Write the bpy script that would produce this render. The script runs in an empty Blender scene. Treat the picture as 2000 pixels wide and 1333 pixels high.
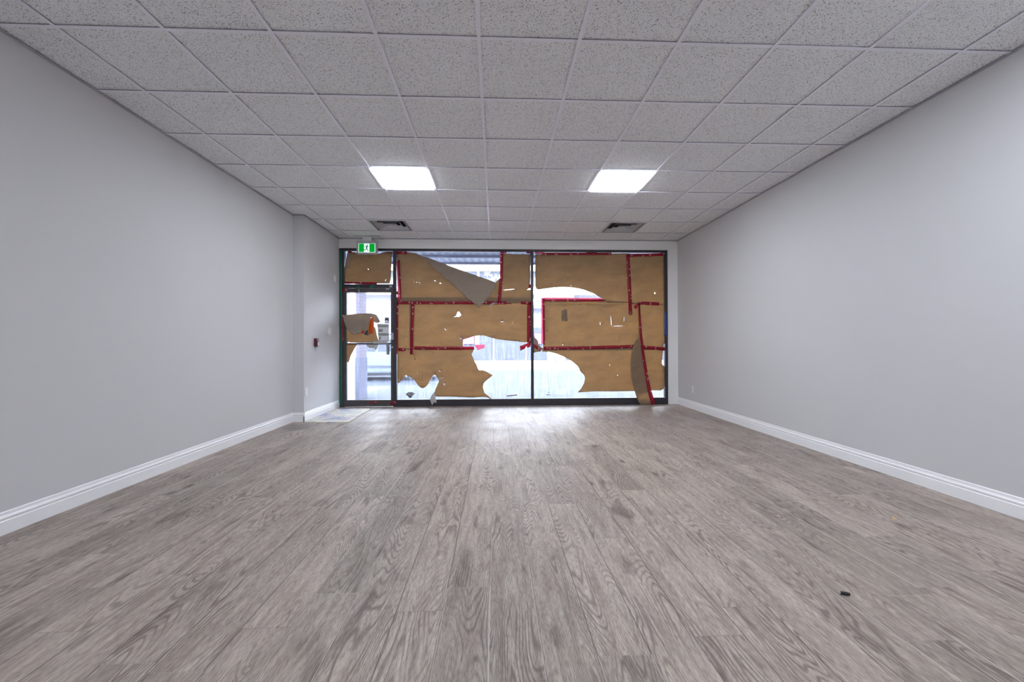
import bpy, bmesh, math, random
from mathutils import Vector, Matrix
from mathutils.geometry import delaunay_2d_cdt

random.seed(7)
sc = bpy.context.scene
C = sc.collection

# ------------------------------------------------------------------ camera
F_PX, YAW, PITCH, ROLL = 793.25, 0.04098, 0.00498, -0.00307
CAM_H, CEIL_H, WALL_R, WALL_L, WY = 1.113, 2.947, 3.291, -2.884, 7.20
GRID_X0, GRID_Y0, TILE = -0.094, 2.439, 0.6096
cam = bpy.data.objects.new('camera', bpy.data.cameras.new('camera'))
C.objects.link(cam)
cam.data.sensor_width = 36.0
cam.data.lens = F_PX / 2000 * 36
cam.data.clip_start = 0.05
cam.data.clip_end = 300
Rc = (Matrix.Rotation(-YAW, 4, 'Z') @ Matrix.Rotation(math.pi/2 + PITCH, 4, 'X') @ Matrix.Rotation(-ROLL * -1, 4, 'Z'))
cam.matrix_world = Matrix.Translation((0, 0, CAM_H)) @ Rc
sc.camera = cam

# ------------------------------------------------------------------ view, sky, sun
sc.view_settings.view_transform = 'Standard'
sc.view_settings.look = 'None'
sc.view_settings.exposure = 1.15
sc.view_settings.gamma = 1.0
sc.view_settings.use_curve_mapping = False
world = bpy.data.worlds.new('sky')
sc.world = world
world.use_nodes = True
bg = world.node_tree.nodes['Background']
bg.inputs['Color'].default_value = (0.80, 0.87, 1.0, 1)
bg.inputs['Strength'].default_value = 7.2
sun = bpy.data.objects.new('sun', bpy.data.lights.new('sun', 'SUN'))
C.objects.link(sun)
sun.data.energy = 16.0
sun.data.angle = math.radians(1.5)
sun.data.color = (1.0, 0.96, 0.9)
sun.rotation_euler = (math.radians(50), 0, math.radians(-14))
PANEL_COL = (0.86, 0.91, 1.0, 1)
PANEL_STR = 18.0

# ------------------------------------------------------------------ projecting helpers
_R3 = Rc.to_3x3()
def ray(px, py):
    return _R3 @ Vector(((px-1000)/F_PX, -(py-666.5)/F_PX, -1))
def at_y(px, py, Y=WY):
    d = ray(px, py); t = Y/d.y
    return Vector((d.x*t, Y, CAM_H + d.z*t))
def at_x(px, py, X):
    d = ray(px, py); t = X/d.x
    return Vector((X, d.y*t, CAM_H + d.z*t))
def at_z(px, py, Z=0.0):
    d = ray(px, py); t = (Z-CAM_H)/d.z
    return Vector((d.x*t, d.y*t, Z))

# ------------------------------------------------------------------ materials
def mat(name):
    m = bpy.data.materials.new(name); m.use_nodes = True
    nt = m.node_tree; nt.nodes.clear()
    out = nt.nodes.new('ShaderNodeOutputMaterial')
    return m, nt, out
class N:
    """tiny node helper"""
    def __init__(s, nt): s.nt = nt
    def node(s, t, **kw):
        n = s.nt.nodes.new(t)
        for k, v in kw.items(): setattr(n, k, v)
        return n
    def put(s, sock, v):
        if isinstance(v, bpy.types.NodeSocket): s.nt.links.new(v, sock)
        elif v is not None: sock.default_value = v
    def math(s, op, a, b=None, c=None, clamp=False):
        n = s.node('ShaderNodeMath', operation=op); n.use_clamp = clamp
        s.put(n.inputs[0], a)
        if b is not None: s.put(n.inputs[1], b)
        if c is not None: s.put(n.inputs[2], c)
        return n.outputs[0]
    def vmath(s, op, a, b=None):
        n = s.node('ShaderNodeVectorMath', operation=op)
        s.put(n.inputs[0], a)
        if b is not None: s.put(n.inputs[1], b)
        return n.outputs[0]
    def mix(s, fac, a, b):
        n = s.node('ShaderNodeMix', data_type='RGBA')
        s.put(n.inputs[0], fac); s.put(n.inputs[6], a); s.put(n.inputs[7], b)
        return n.outputs[2]
    def mapr(s, v, a, b, c=0.0, d=1.0, smooth=False):
        n = s.node('ShaderNodeMapRange')
        if smooth: n.interpolation_type = 'SMOOTHSTEP'
        s.put(n.inputs[0], v); s.put(n.inputs[1], a); s.put(n.inputs[2], b); s.put(n.inputs[3], c); s.put(n.inputs[4], d)
        return n.outputs[0]
    def noise(s, vec, scale, detail=2.0, rough=0.5, dist=0.0):
        n = s.node('ShaderNodeTexNoise')
        s.put(n.inputs['Vector'], vec); n.inputs['Scale'].default_value = scale
        n.inputs['Detail'].default_value = detail; n.inputs['Roughness'].default_value = rough
        n.inputs['Distortion'].default_value = dist
        return n.outputs[0]
    def obj(s):
        return s.node('ShaderNodeTexCoord').outputs['Object']
    def sep(s, v):
        n = s.node('ShaderNodeSeparateXYZ'); s.put(n.inputs[0], v); return n.outputs
    def comb(s, x, y, z):
        n = s.node('ShaderNodeCombineXYZ'); s.put(n.inputs[0], x); s.put(n.inputs[1], y); s.put(n.inputs[2], z)
        return n.outputs[0]
    def bump(s, h, strength=0.2, dist=0.01):
        n = s.node('ShaderNodeBump'); s.put(n.inputs['Height'], h)
        n.inputs['Strength'].default_value = strength; n.inputs['Distance'].default_value = dist
        return n.outputs[0]
    def bsdf(s, col, rough=0.5, metal=0.0, normal=None, spec=0.5):
        n = s.node('ShaderNodeBsdfPrincipled')
        s.put(n.inputs['Base Color'], col); s.put(n.inputs['Roughness'], rough)
        n.inputs['Metallic'].default_value = metal
        n.inputs['Specular IOR Level'].default_value = spec
        if normal is not None: s.put(n.inputs['Normal'], normal)
        return n.outputs[0]
    def out(s, out, sh): s.nt.links.new(sh, out.inputs[0])

def rgb(r, g, b):   # sRGB 0-255 -> linear
    f = lambda c: ((c/255+0.055)/1.055)**2.4 if c > 10 else c/255/12.92
    return (f(r), f(g), f(b), 1)

def plain(name, col, rough=0.5, metal=0.0, spec=0.5, var=0.08, scale=25.0, bump=0.0):
    m, nt, out = mat(name); n = N(nt); o = n.obj()
    f = n.noise(o, scale, 3.0)
    dark = tuple(c*(1-var) for c in col[:3])+(1,); lite = tuple(min(1, c*(1+var)) for c in col[:3])+(1,)
    c = n.mix(f, dark, lite)
    nm = n.bump(n.noise(o, scale*6, 2.0), bump, 0.002) if bump else None
    n.out(out, n.bsdf(c, rough, metal, nm, spec)); return m

def wall_mat():
    m, nt, out = mat('painted_wall'); n = N(nt); o = n.obj()
    big = n.noise(o, 0.8, 3.0)
    c = n.mix(big, (0.645, 0.645, 0.660, 1), (0.665, 0.664, 0.677, 1))
    h = n.noise(o, 260, 3.0)
    h2 = n.noise(o, 9, 2.0)
    hh = n.math('ADD', h, n.math('MULTIPLY', h2, 2.0))
    n.out(out, n.bsdf(c, 0.62, 0, n.bump(hh, 0.10, 0.0015), 0.35)); return m

def floor_mat():
    m, nt, out = mat('vinyl_planks'); n = N(nt); o = n.obj()
    x, y, z = n.sep(o)
    W, L = 0.1935, 1.36
    xx = n.math('DIVIDE', n.math('ADD', x, 0.027+W*40), W)
    ix = n.math('FLOOR', xx); fx = n.math('FRACT', xx)
    wn = n.node('ShaderNodeTexWhiteNoise', noise_dimensions='1D'); n.put(wn.inputs['W'], ix)
    yy = n.math('ADD', n.math('DIVIDE', y, L), n.math('ADD', n.math('MULTIPLY', wn.outputs[0], 7.0), 30.0))
    iy = n.math('FLOOR', yy); fy = n.math('FRACT', yy)
    wid = n.node('ShaderNodeTexWhiteNoise', noise_dimensions='2D'); n.put(wid.inputs['Vector'], n.comb(ix, iy, 0))
    r1, rc = wid.outputs[0], wid.outputs[1]
    ra, rb, rg = n.sep(rc)
    offx = n.math('MULTIPLY', ra, 37.0); offy = n.math('MULTIPLY', rb, 53.0)
    px = n.math('ADD', x, offx); py = n.math('ADD', y, offy)
    # broad figure: contour lines of a stretched field -> cathedral grain
    warp = n.noise(n.comb(n.math('MULTIPLY', px, 5.0), n.math('MULTIPLY', py, 2.2), offx), 2.0, 2.0)
    fv = n.comb(n.math('MULTIPLY', px, 3.4), n.math('MULTIPLY', py, 0.42), n.math('MULTIPLY', warp, 0.09))
    field = n.noise(fv, 1.55, 1.5, 0.45)
    ring = n.math('SINE', n.math('MULTIPLY', field, 270.0))
    ring = n.mapr(ring, 0.0, 1.0)
    ringmask = n.mapr(n.noise(n.comb(px, n.math('MULTIPLY', py, 0.35), 3.0), 5.0, 1.0), 0.40, 0.60, 0.15, 1.0)
    # fine pores, short dark dashes along the board
    pores = n.noise(n.comb(n.math('ADD', px, n.math('MULTIPLY', field, 0.05)), n.math('MULTIPLY', py, 0.075), ra), 400.0, 2.0, 0.6)
    pores = n.mapr(pores, 0.30, 0.58)
    streak = n.noise(n.comb(px, n.math('MULTIPLY', py, 0.10), ra), 42.0, 3.0, 0.6)
    patch = n.noise(n.comb(n.math('MULTIPLY', px, 1.0), n.math('MULTIPLY', py, 0.20), rb), 8.5, 4.0, 0.6, 0.3)
    patchd = n.mapr(patch, 0.56, 0.74, 0.0, 1.0, True)
    # knots
    vor = n.node('ShaderNodeTexVoronoi', feature='F1'); n.put(vor.inputs['Vector'], n.comb(n.math('ADD', px, n.math('MULTIPLY', streak, 0.03)), n.math('MULTIPLY', py, 0.42), ra))
    vor.inputs['Scale'].default_value = 4.2
    vr, vg, vb = n.sep(vor.outputs['Color'])
    knot = n.math('MULTIPLY', n.mapr(vor.outputs['Distance'], 0.02, 0.16, 1.0, 0.0, True), n.mapr(vr, 0.50, 0.85, 0.0, 1.0))
    base = n.mix(n.mapr(streak, 0.32, 0.66), rgb(162, 148, 138), rgb(194, 182, 171))
    base = n.mix(n.math('MULTIPLY', n.math('MULTIPLY', ring, ringmask), 0.62), base, rgb(98, 84, 77))
    base = n.mix(n.math('MULTIPLY', n.math('SUBTRACT', 1.0, pores), 0.62), base, rgb(88, 79, 75))
    base = n.mix(n.math('MULTIPLY', patchd, 0.72), base, rgb(86, 73, 67))
    base = n.mix(n.math('MULTIPLY', knot, 0.85), base, rgb(60, 51, 48))
    # plank to plank tone
    tone = n.mapr(r1, 0.0, 1.0, 0.80, 1.10)
    base = n.mix(1.0, base, base)
    hsv = n.node('ShaderNodeHueSaturation'); n.put(hsv.inputs['Color'], base); n.put(hsv.inputs['Value'], tone)
    hsv.inputs['Saturation'].default_value = 1.0
    base = hsv.outputs[0]
    # seams: thin bevel, slightly pale
    sx = n.math('MINIMUM', fx, n.math('SUBTRACT', 1.0, fx)); sx = n.math('MULTIPLY', sx, W)
    sy = n.math('MINIMUM', fy, n.math('SUBTRACT', 1.0, fy)); sy = n.math('MULTIPLY', sy, L)
    seam = n.math('MAXIMUM', n.mapr(sx, 0.0014, 0.0034, 1.0, 0.0), n.mapr(sy, 0.0006, 0.002, 0.6, 0.0))
    base = n.mix(n.math('MULTIPLY', seam, 0.65), base, n.mix(n.math('GREATER_THAN', ra, 0.45), rgb(210, 204, 200), rgb(74, 66, 63)))
    # worn dusty scuffs near the entrance, a dark dirty smudge by the corner
    dust = n.mapr(n.noise(o, 1.3, 4.0), 0.45, 0.75)
    near = n.mapr(y, 3.8, 7.0)
    base = n.mix(n.math('MULTIPLY', n.math('MULTIPLY', dust, near), 0.30), base, rgb(176, 172, 174))
    sd = n.math('SQRT', n.math('ADD', n.math('POWER', n.math('MULTIPLY', n.math('ADD', x, 2.62), 3.4), 2.0), n.math('POWER', n.math('MULTIPLY', n.math('SUBTRACT', y, 5.55), 3.0), 2.0)))
    smudge = n.mapr(n.math('ADD', sd, n.math('MULTIPLY', n.noise(o, 7.0, 3.0), 1.0)), 0.9, 1.5, 1.0, 0.0, True)
    base = n.mix(n.math('MULTIPLY', smudge, 0.45), base, rgb(72, 68, 72))
    rough = n.mapr(n.noise(o, 3.0, 5.0, 0.6), 0.3, 0.7, 0.40, 0.60)
    h = n.math('ADD', n.math('MULTIPLY', pores, 0.6), n.math('MULTIPLY', n.math('SUBTRACT', 1.0, seam), 0.8))
    scr = n.noise(o, 38.0, 3.0, 0.7, 1.5)
    h = n.math('ADD', h, n.math('MULTIPLY', n.mapr(scr, 0.4, 0.6), n.math('MULTIPLY', near, 1.2)))
    n.out(out, n.bsdf(base, rough, 0, n.bump(h, 0.25, 0.0012), 0.30)); return m

def tile_mat():
    m, nt, out = mat('acoustic_tile'); n = N(nt); o = n.obj()
    f = n.noise(o, 165, 2.0, 0.55, 0.6)
    f2 = n.noise(o, 310, 1.0, 0.5)
    dots = n.mapr(f, 0.365, 0.400, 1.0, 0.0)
    pin = n.mapr(f2, 0.27, 0.31, 0.55, 0.0)
    d = n.math('MAXIMUM', dots, pin)
    c = n.mix(n.noise(o, 2.0, 2.0), (0.92, 0.94, 0.97, 1), (0.95, 0.965, 0.99, 1))
    c = n.mix(n.mapr(n.noise(o, 420, 1.0), 0.3, 0.7), n.mix(0.12, c, (0.3, 0.28, 0.27, 1)), c)
    c = n.mix(n.math('MULTIPLY', d, 0.88), c, (0.08, 0.085, 0.08, 1))
    n.out(out, n.bsdf(c, 0.9, 0, n.bump(n.math('SUBTRACT', 1.0, d), 0.5, 0.002), 0.2)); return m

def emit(name, col, strength):
    m, nt, out = mat(name); n = N(nt)
    e = n.node('ShaderNodeEmission'); e.inputs[0].default_value = col; e.inputs[1].default_value = strength
    n.out(out, e.outputs[0]); return m

def glass_mat(scratch=0.5):
    m, nt, out = mat('shop_glass'); n = N(nt); o = n.obj()
    x, y, z = n.sep(o)
    t = n.node('ShaderNodeBsdfTransparent'); t.inputs[0].default_value = (0.95, 0.97, 0.985, 1)
    g = n.node('ShaderNodeBsdfGlossy'); g.inputs['Roughness'].default_value = 0.02
    fr = n.node('ShaderNodeFresnel'); fr.inputs[0].default_value = 1.45
    a = n.node('ShaderNodeMixShader'); n.put(a.inputs[0], n.math('MULTIPLY', fr.outputs[0], 0.9)); n.put(a.inputs[1], t.outputs[0]); n.put(a.inputs[2], g.outputs[0])
    # dirt film: wiped vertical and horizontal streaks
    sv = n.noise(n.comb(n.math('MULTIPLY', x, 60), y, n.math('MULTIPLY', z, 3.0)), 1.0, 4.0, 0.7)
    sh = n.noise(n.comb(n.math('MULTIPLY', x, 3.0), y, n.math('MULTIPLY', z, 70)), 1.0, 4.0, 0.7)
    film = n.math('ADD', n.mapr(sv, 0.45, 0.75, 0.0, 0.5), n.mapr(sh, 0.5, 0.75, 0.0, 0.4))
    film = n.math('ADD', n.math('MULTIPLY', film, scratch*0.42), 0.004)
    tr = n.node('ShaderNodeBsdfTranslucent'); tr.inputs[0].default_value = (0.70, 0.75, 0.88, 1)
    b = n.node('ShaderNodeMixShader'); n.put(b.inputs[0], film); n.put(b.inputs[1], a.outputs[0]); n.put(b.inputs[2], tr.outputs[0])
    n.out(out, b.outputs[0]); return m

def thin_mat(name, c1, c2, trans, tcol, scale=90.0, rough=0.75, fac=0.3, grain=True):
    """paper-like: diffuse front with light coming through"""
    m, nt, out = mat(name); n = N(nt); o = n.obj()
    x, y, z = n.sep(o)
    f = n.noise(o, scale, 4.0, 0.7)
    f2 = n.noise(n.comb(n.math('MULTIPLY', x, 0.5), y, z), 3.0, 3.0)
    c = n.mix(n.mapr(n.math('ADD', n.math('MULTIPLY', f, 0.6), n.math('MULTIPLY', f2, 0.4)), 0.3, 0.7), c1, c2)
    wr = n.noise(n.comb(n.math('MULTIPLY', x, 0.5), y, n.math('MULTIPLY', z, 1.7)), 9.0, 4.0, 0.55, 1.2)
    d = n.bsdf(c, rough, 0, n.bump(n.math('ADD', wr, n.math('MULTIPLY', f, 0.1)), 0.35, 0.02), 0.2)
    t = n.node('ShaderNodeBsdfTranslucent'); cloud = n.noise(n.comb(n.math('MULTIPLY', x, 0.7), y, n.math('MULTIPLY', z, 1.6)), 4.0, 5.0, 0.65, 0.6)
    mott = n.math('ADD', n.math('MULTIPLY', n.mapr(f, 0.3, 0.7), 0.5), n.math('MULTIPLY', n.mapr(cloud, 0.35, 0.65), 0.5))
    n.put(t.inputs[0], n.mix(mott, tuple(v*trans*0.60 for v in tcol[:3])+(1,), tuple(min(1, v*trans*1.12) for v in tcol[:3])+(1,)))
    a = n.node('ShaderNodeMixShader'); a.inputs[0].default_value = fac
    n.put(a.inputs[1], d); n.put(a.inputs[2], t.outputs[0])
    n.out(out, a.outputs[0]); return m

def tape_mat(name, col, tcol, print_=True, fac=0.4):
    m, nt, out = mat(name); n = N(nt); o = n.obj()
    c = col
    if print_:
        v = n.node('ShaderNodeTexVoronoi', feature='F1'); n.put(v.inputs['Vector'], o); v.inputs['Scale'].default_value = 17.0
        v.inputs['Randomness'].default_value = 0.6
        ringd = n.math('ABSOLUTE', n.math('SUBTRACT', v.outputs['Distance'], 0.17))
        mk = n.mapr(ringd, 0.07, 0.12, 1.0, 0.0)
        c = n.mix(mk, col, (0.85, 0.62, 0.65, 1))
    d = n.bsdf(c, 0.35, 0, n.bump(n.noise(o, 22, 3.0), 0.3, 0.01), 0.5)
    t = n.node('ShaderNodeBsdfTranslucent'); t.inputs[0].default_value = tcol
    a = n.node('ShaderNodeMixShader'); a.inputs[0].default_value = fac
    n.put(a.inputs[1], d); n.put(a.inputs[2], t.outputs[0])
    n.out(out, a.outputs[0]); return m

def asphalt_mat(name, c1, c2):
    m, nt, out = mat(name); n = N(nt); o = n.obj()
    x, y, z = n.sep(o)
    f = n.noise(o, 30.0, 5.0, 0.7); g = n.noise(n.comb(n.math('MULTIPLY', x, 0.3), y, z), 1.2, 3.0)
    c = n.mix(n.math('ADD', n.math('MULTIPLY', f, 0.5), n.math('MULTIPLY', g, 0.5)), c1, c2)
    n.out(out, n.bsdf(c, 0.85, 0, n.bump(f, 0.5, 0.02), 0.3)); return m

def brick_mat():
    m, nt, out = mat('lilac_brick'); n = N(nt); o = n.obj()
    x, y, z = n.sep(o)
    b = n.node('ShaderNodeTexBrick'); n.put(b.inputs['Vector'], n.comb(n.math('ADD', x, y), z, 0))
    b.inputs['Color1'].default_value = rgb(106, 96, 108); b.inputs['Color2'].default_value = rgb(92, 86, 104)
    b.inputs['Mortar'].default_value = rgb(122, 120, 130); b.inputs['Scale'].default_value = 1.0
    b.inputs['Brick Width'].default_value = 0.21; b.inputs['Row Height'].default_value = 0.07; b.inputs['Mortar Size'].default_value = 0.006
    n.out(out, n.bsdf(b.outputs[0], 0.8)); return m

def corrugated_mat():
    m, nt, out = mat('soffit_metal'); n = N(nt); o = n.obj()
    x, y, z = n.sep(o)
    s = n.math('SINE', n.math('MULTIPLY', x, 42.0))
    c = n.mix(n.mapr(s, -1, 1), rgb(130, 136, 156), rgb(160, 166, 182))
    n.out(out, n.bsdf(c, 0.6, 0, n.bump(s, 0.6, 0.02))); return m

def cardboard_floor_mat():
    m, nt, out = mat('stained_cardboard'); n = N(nt); o = n.obj()
    a = n.noise(o, 3.2, 3.0, 0.5, 0.8); b = n.noise(n.vmath('ADD', o, (5, 3, 1)), 5.0, 3.0)
    c = n.mix(n.mapr(a, 0.42, 0.58), rgb(214, 206, 192), rgb(160, 158, 186))
    c = n.mix(n.mapr(b, 0.52, 0.60), c, rgb(196, 204, 186))
    c = n.mix(n.mapr(n.noise(o, 14.0, 4.0), 0.62, 0.68, 0.0, 0.8), c, rgb(110, 92, 80))
    n.out(out, n.bsdf(c, 0.7, 0, n.bump(n.noise(o, 30, 3.0), 0.3, 0.003))); return m

M = dict(
    wall=wall_mat(), floor=floor_mat(), tile=tile_mat(),
    grid=plain('grid_white_metal', (0.88, 0.88, 0.95, 1), 0.35, 0, 0.5, 0.03),
    angle=plain('wall_angle_shadow_grey', (0.42, 0.42, 0.47, 1), 0.4, 0, 0.5, 0.03),  # grey colour stands in for the dark shadow gap along the walls
    trim=plain('white_gloss_trim', (0.93, 0.935, 0.95, 1), 0.35, 0, 0.5, 0.02),
    trimwarm=plain('white_door_casing', (0.93, 0.925, 0.91, 1), 0.45, 0, 0.4, 0.03),
    bronze=plain('dark_bronze_aluminium', (0.050, 0.047, 0.055, 1), 0.38, 0.3, 0.5, 0.25, 18.0),
    bronze_door=plain('worn_bronze_door', (0.085, 0.075, 0.078, 1), 0.42, 0.3, 0.5, 0.25, 14.0),
    black=plain('black_rubber', (0.012, 0.012, 0.014, 1), 0.5, 0, 0.5, 0.1),
    steel=plain('brushed_steel', (0.55, 0.55, 0.58, 1), 0.3, 0.9, 0.5, 0.08),
    alu=plain('pale_aluminium', (0.48, 0.48, 0.50, 1), 0.4, 0.4, 0.5, 0.05),
    white=plain('white_plastic', (0.80, 0.80, 0.82, 1), 0.4, 0, 0.5, 0.02),
    greyp=plain('grey_plastic', (0.50, 0.50, 0.53, 1), 0.45, 0, 0.5, 0.03),
    diff=plain('diffuser_enamel', (0.55, 0.56, 0.60, 1), 0.4, 0.2, 0.5, 0.04),
    duct=plain('dark_duct', (0.06, 0.06, 0.07, 1), 0.8, 0, 0.2, 0.1),
    redpl=plain('dark_red_plastic', (0.13, 0.015, 0.03, 1), 0.35, 0, 0.5, 0.1),
    panel=emit('led_panel_light', PANEL_COL, PANEL_STR),
    glass=glass_mat(0.35), glass2=glass_mat(0.6),
    kraft=thin_mat('kraft_paper', (0.29, 0.225, 0.155, 1), (0.38, 0.305, 0.215, 1), 1.0, (0.78, 0.53, 0.27, 1), fac=0.42),
    kraft_b=thin_mat('kraft_paper_back', (0.37, 0.31, 0.25, 1), (0.44, 0.375, 0.31, 1), 0.8, (0.80, 0.56, 0.34, 1)),
    kraft_l=thin_mat('pale_torn_paper', (0.60, 0.58, 0.57, 1), (0.70, 0.68, 0.68, 1), 1.0, (0.5, 0.47, 0.45, 1)),
    redtape=tape_mat('printed_red_tape', (0.36, 0.014, 0.035, 1), (0.80, 0.10, 0.20, 1)),
    pinktape=tape_mat('backlit_red_tape', (0.50, 0.05, 0.09, 1), (0.95, 0.38, 0.50, 1), True, 0.75),  # red tape copy with the light from behind put into its colour
    greentape=tape_mat('green_tape', (0.01, 0.20, 0.11, 1), (0.02, 0.4, 0.25, 1), False, 0.2),
    bluetape=tape_mat('blue_tape', (0.035, 0.09, 0.36, 1), (0.05, 0.15, 0.6, 1), False, 0.2),
    masking=tape_mat('beige_masking_tape', (0.62, 0.46, 0.26, 1), (0.6, 0.4, 0.2, 1), False, 0.3),
    orange=tape_mat('orange_plastic', (0.85, 0.16, 0.03, 1), (1.0, 0.30, 0.06, 1), False, 0.5),
    bluefab=plain('blue_plastic', (0.03, 0.075, 0.16, 1), 0.5),
    asphalt=asphalt_mat('asphalt', rgb(44, 48, 58), rgb(74, 80, 94)),
    concrete=asphalt_mat('concrete', rgb(150, 151, 154), rgb(184, 184, 184)),
    pave=asphalt_mat('sidewalk_concrete', rgb(50, 54, 64), rgb(80, 85, 96)),
    brick=brick_mat(), soffit=corrugated_mat(), card=cardboard_floor_mat(),
    cream=plain('cream_render', rgb(236, 232, 216), 0.8), greywall=plain('grey_shutter', rgb(36, 42, 58), 0.6, 0, 0.4, 0.15, 4.0),
    lilac=plain('pale_lilac_panel', rgb(98, 98, 118), 0.7), carpaint=plain('white_car_paint', rgb(112, 122, 134), 0.25),
    carglass=plain('car_glass', rgb(30, 42, 60), 0.1), tyre=plain('tyre_rubber', rgb(46, 46, 54), 0.8),
    signgrey=plain('grey_sign_board', rgb(84, 90, 104), 0.6), pinkp=plain('pink_poster', rgb(140, 50, 92), 0.6),
    inkdark=plain('dark_print', rgb(40, 50, 62), 0.5), slate=plain('slate_decal', rgb(38, 54, 68), 0.4),
    sagegrey=plain('sage_print', rgb(158, 168, 160), 0.6), plaster=plain('plaster_base', rgb(92, 95, 112), 0.8, 0, 0.3, 0.12, 6.0),
    wood=plain('pale_wood_chip', rgb(222, 200, 160), 0.7, 0, 0.3, 0.2),
    signgreen=emit('exit_green', (0.0, 0.33, 0.03, 1), 0.5), signwhite=emit('exit_white', (0.80, 1.0, 0.92, 1), 0.52),
    man=emit('exit_figure', (0.01, 0.10, 0.08, 1), 0.35),
    rooms=plain('plain_wall_back', (0.75, 0.75, 0.77, 1), 0.7),
)

# ------------------------------------------------------------------ mesh helpers
def link(name, me, m=None, parent=None):
    o = bpy.data.objects.new(name, me); C.objects.link(o)
    if m is not None: me.materials.append(m)
    if parent is not None: o.parent = parent
    return o
def from_bm(name, bm, m=None, parent=None, loc=None, smooth=False):
    bmesh.ops.recalc_face_normals(bm, faces=bm.faces)
    me = bpy.data.meshes.new(name); 
    if loc is not None:
        bmesh.ops.translate(bm, verts=bm.verts, vec=-Vector(loc))
    bm.to_mesh(me); bm.free()
    if smooth:
        for p in me.polygons: p.use_smooth = True
    o = link(name, me, m, parent)
    if loc is not None: o.location = loc
    return o
def bx(bm, x0, x1, y0, y1, z0, z1, bevel=0.0):
    r = bmesh.ops.create_cube(bm, size=1.0)
    vs = r['verts']
    for v in vs:
        v.co = Vector(((x0+x1)/2 + v.co.x*(x1-x0), (y0+y1)/2 + v.co.y*(y1-y0), (z0+z1)/2 + v.co.z*(z1-z0)))
    if bevel:
        es = list({e for v in vs for e in v.link_edges})
        bmesh.ops.bevel(bm, geom=es, offset=bevel, segments=2, affect='EDGES')
def box(name, x0, x1, y0, y1, z0, z1, m, parent=None, bevel=0.0):
    bm = bmesh.new(); bx(bm, x0, x1, y0, y1, z0, z1, bevel); return from_bm(name, bm, m, parent)
def prism(bm, pts, axis, a, b):
    """pts: 2D outline; extruded along axis ('x','y','z') from a to b"""
    def mk(p, t):
        return {'x': (t, p[0], p[1]), 'y': (p[0], t, p[1]), 'z': (p[0], p[1], t)}[axis]
    A = [bm.verts.new(mk(p, a)) for p in pts]; B = [bm.verts.new(mk(p, b)) for p in pts]
    n = len(pts)
    bm.faces.new(A); bm.faces.new(B[::-1])
    for i in range(n): bm.faces.new((A[i], B[i], B[(i+1) % n], A[(i+1) % n]))
def cyl(bm, c, axis, r, a, b, seg=24, r2=None):
    r2 = r if r2 is None else r2
    def mk(i, t, rr):
        u, v = rr*math.cos(2*math.pi*i/seg), rr*math.sin(2*math.pi*i/seg)
        return {'x': (t, c[0]+u, c[1]+v), 'y': (c[0]+u, t, c[1]+v), 'z': (c[0]+u, c[1]+v, t)}[axis]
    A = [bm.verts.new(mk(i, a, r)) for i in range(seg)]; B = [bm.verts.new(mk(i, b, r2)) for i in range(seg)]
    bm.faces.new(A); bm.faces.new(B[::-1])
    for i in range(seg): bm.faces.new((A[i], B[i], B[(i+1) % seg], A[(i+1) % seg]))
def empty(name, loc, label=None, cat=None, group=None):
    o = bpy.data.objects.new(name, None); C.objects.link(o); o.location = loc; o.empty_display_size = 0.1
    if label: tag(o, label, cat, group)
    return o
def tag(o, label, cat, group=None):
    o['label'] = label; o['category'] = cat
    if group: o['group'] = group
    return o
def struct(o):
    o['kind'] = 'structure'; return o
def keep_parent(o, parent):
    """parent o (built in world coordinates) to an empty that has a location"""
    o.parent = parent
    o.matrix_parent_inverse = parent.matrix_world.inverted() if parent.type != 'EMPTY' else Matrix.Translation(-Vector(parent.location))
    return o

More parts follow.
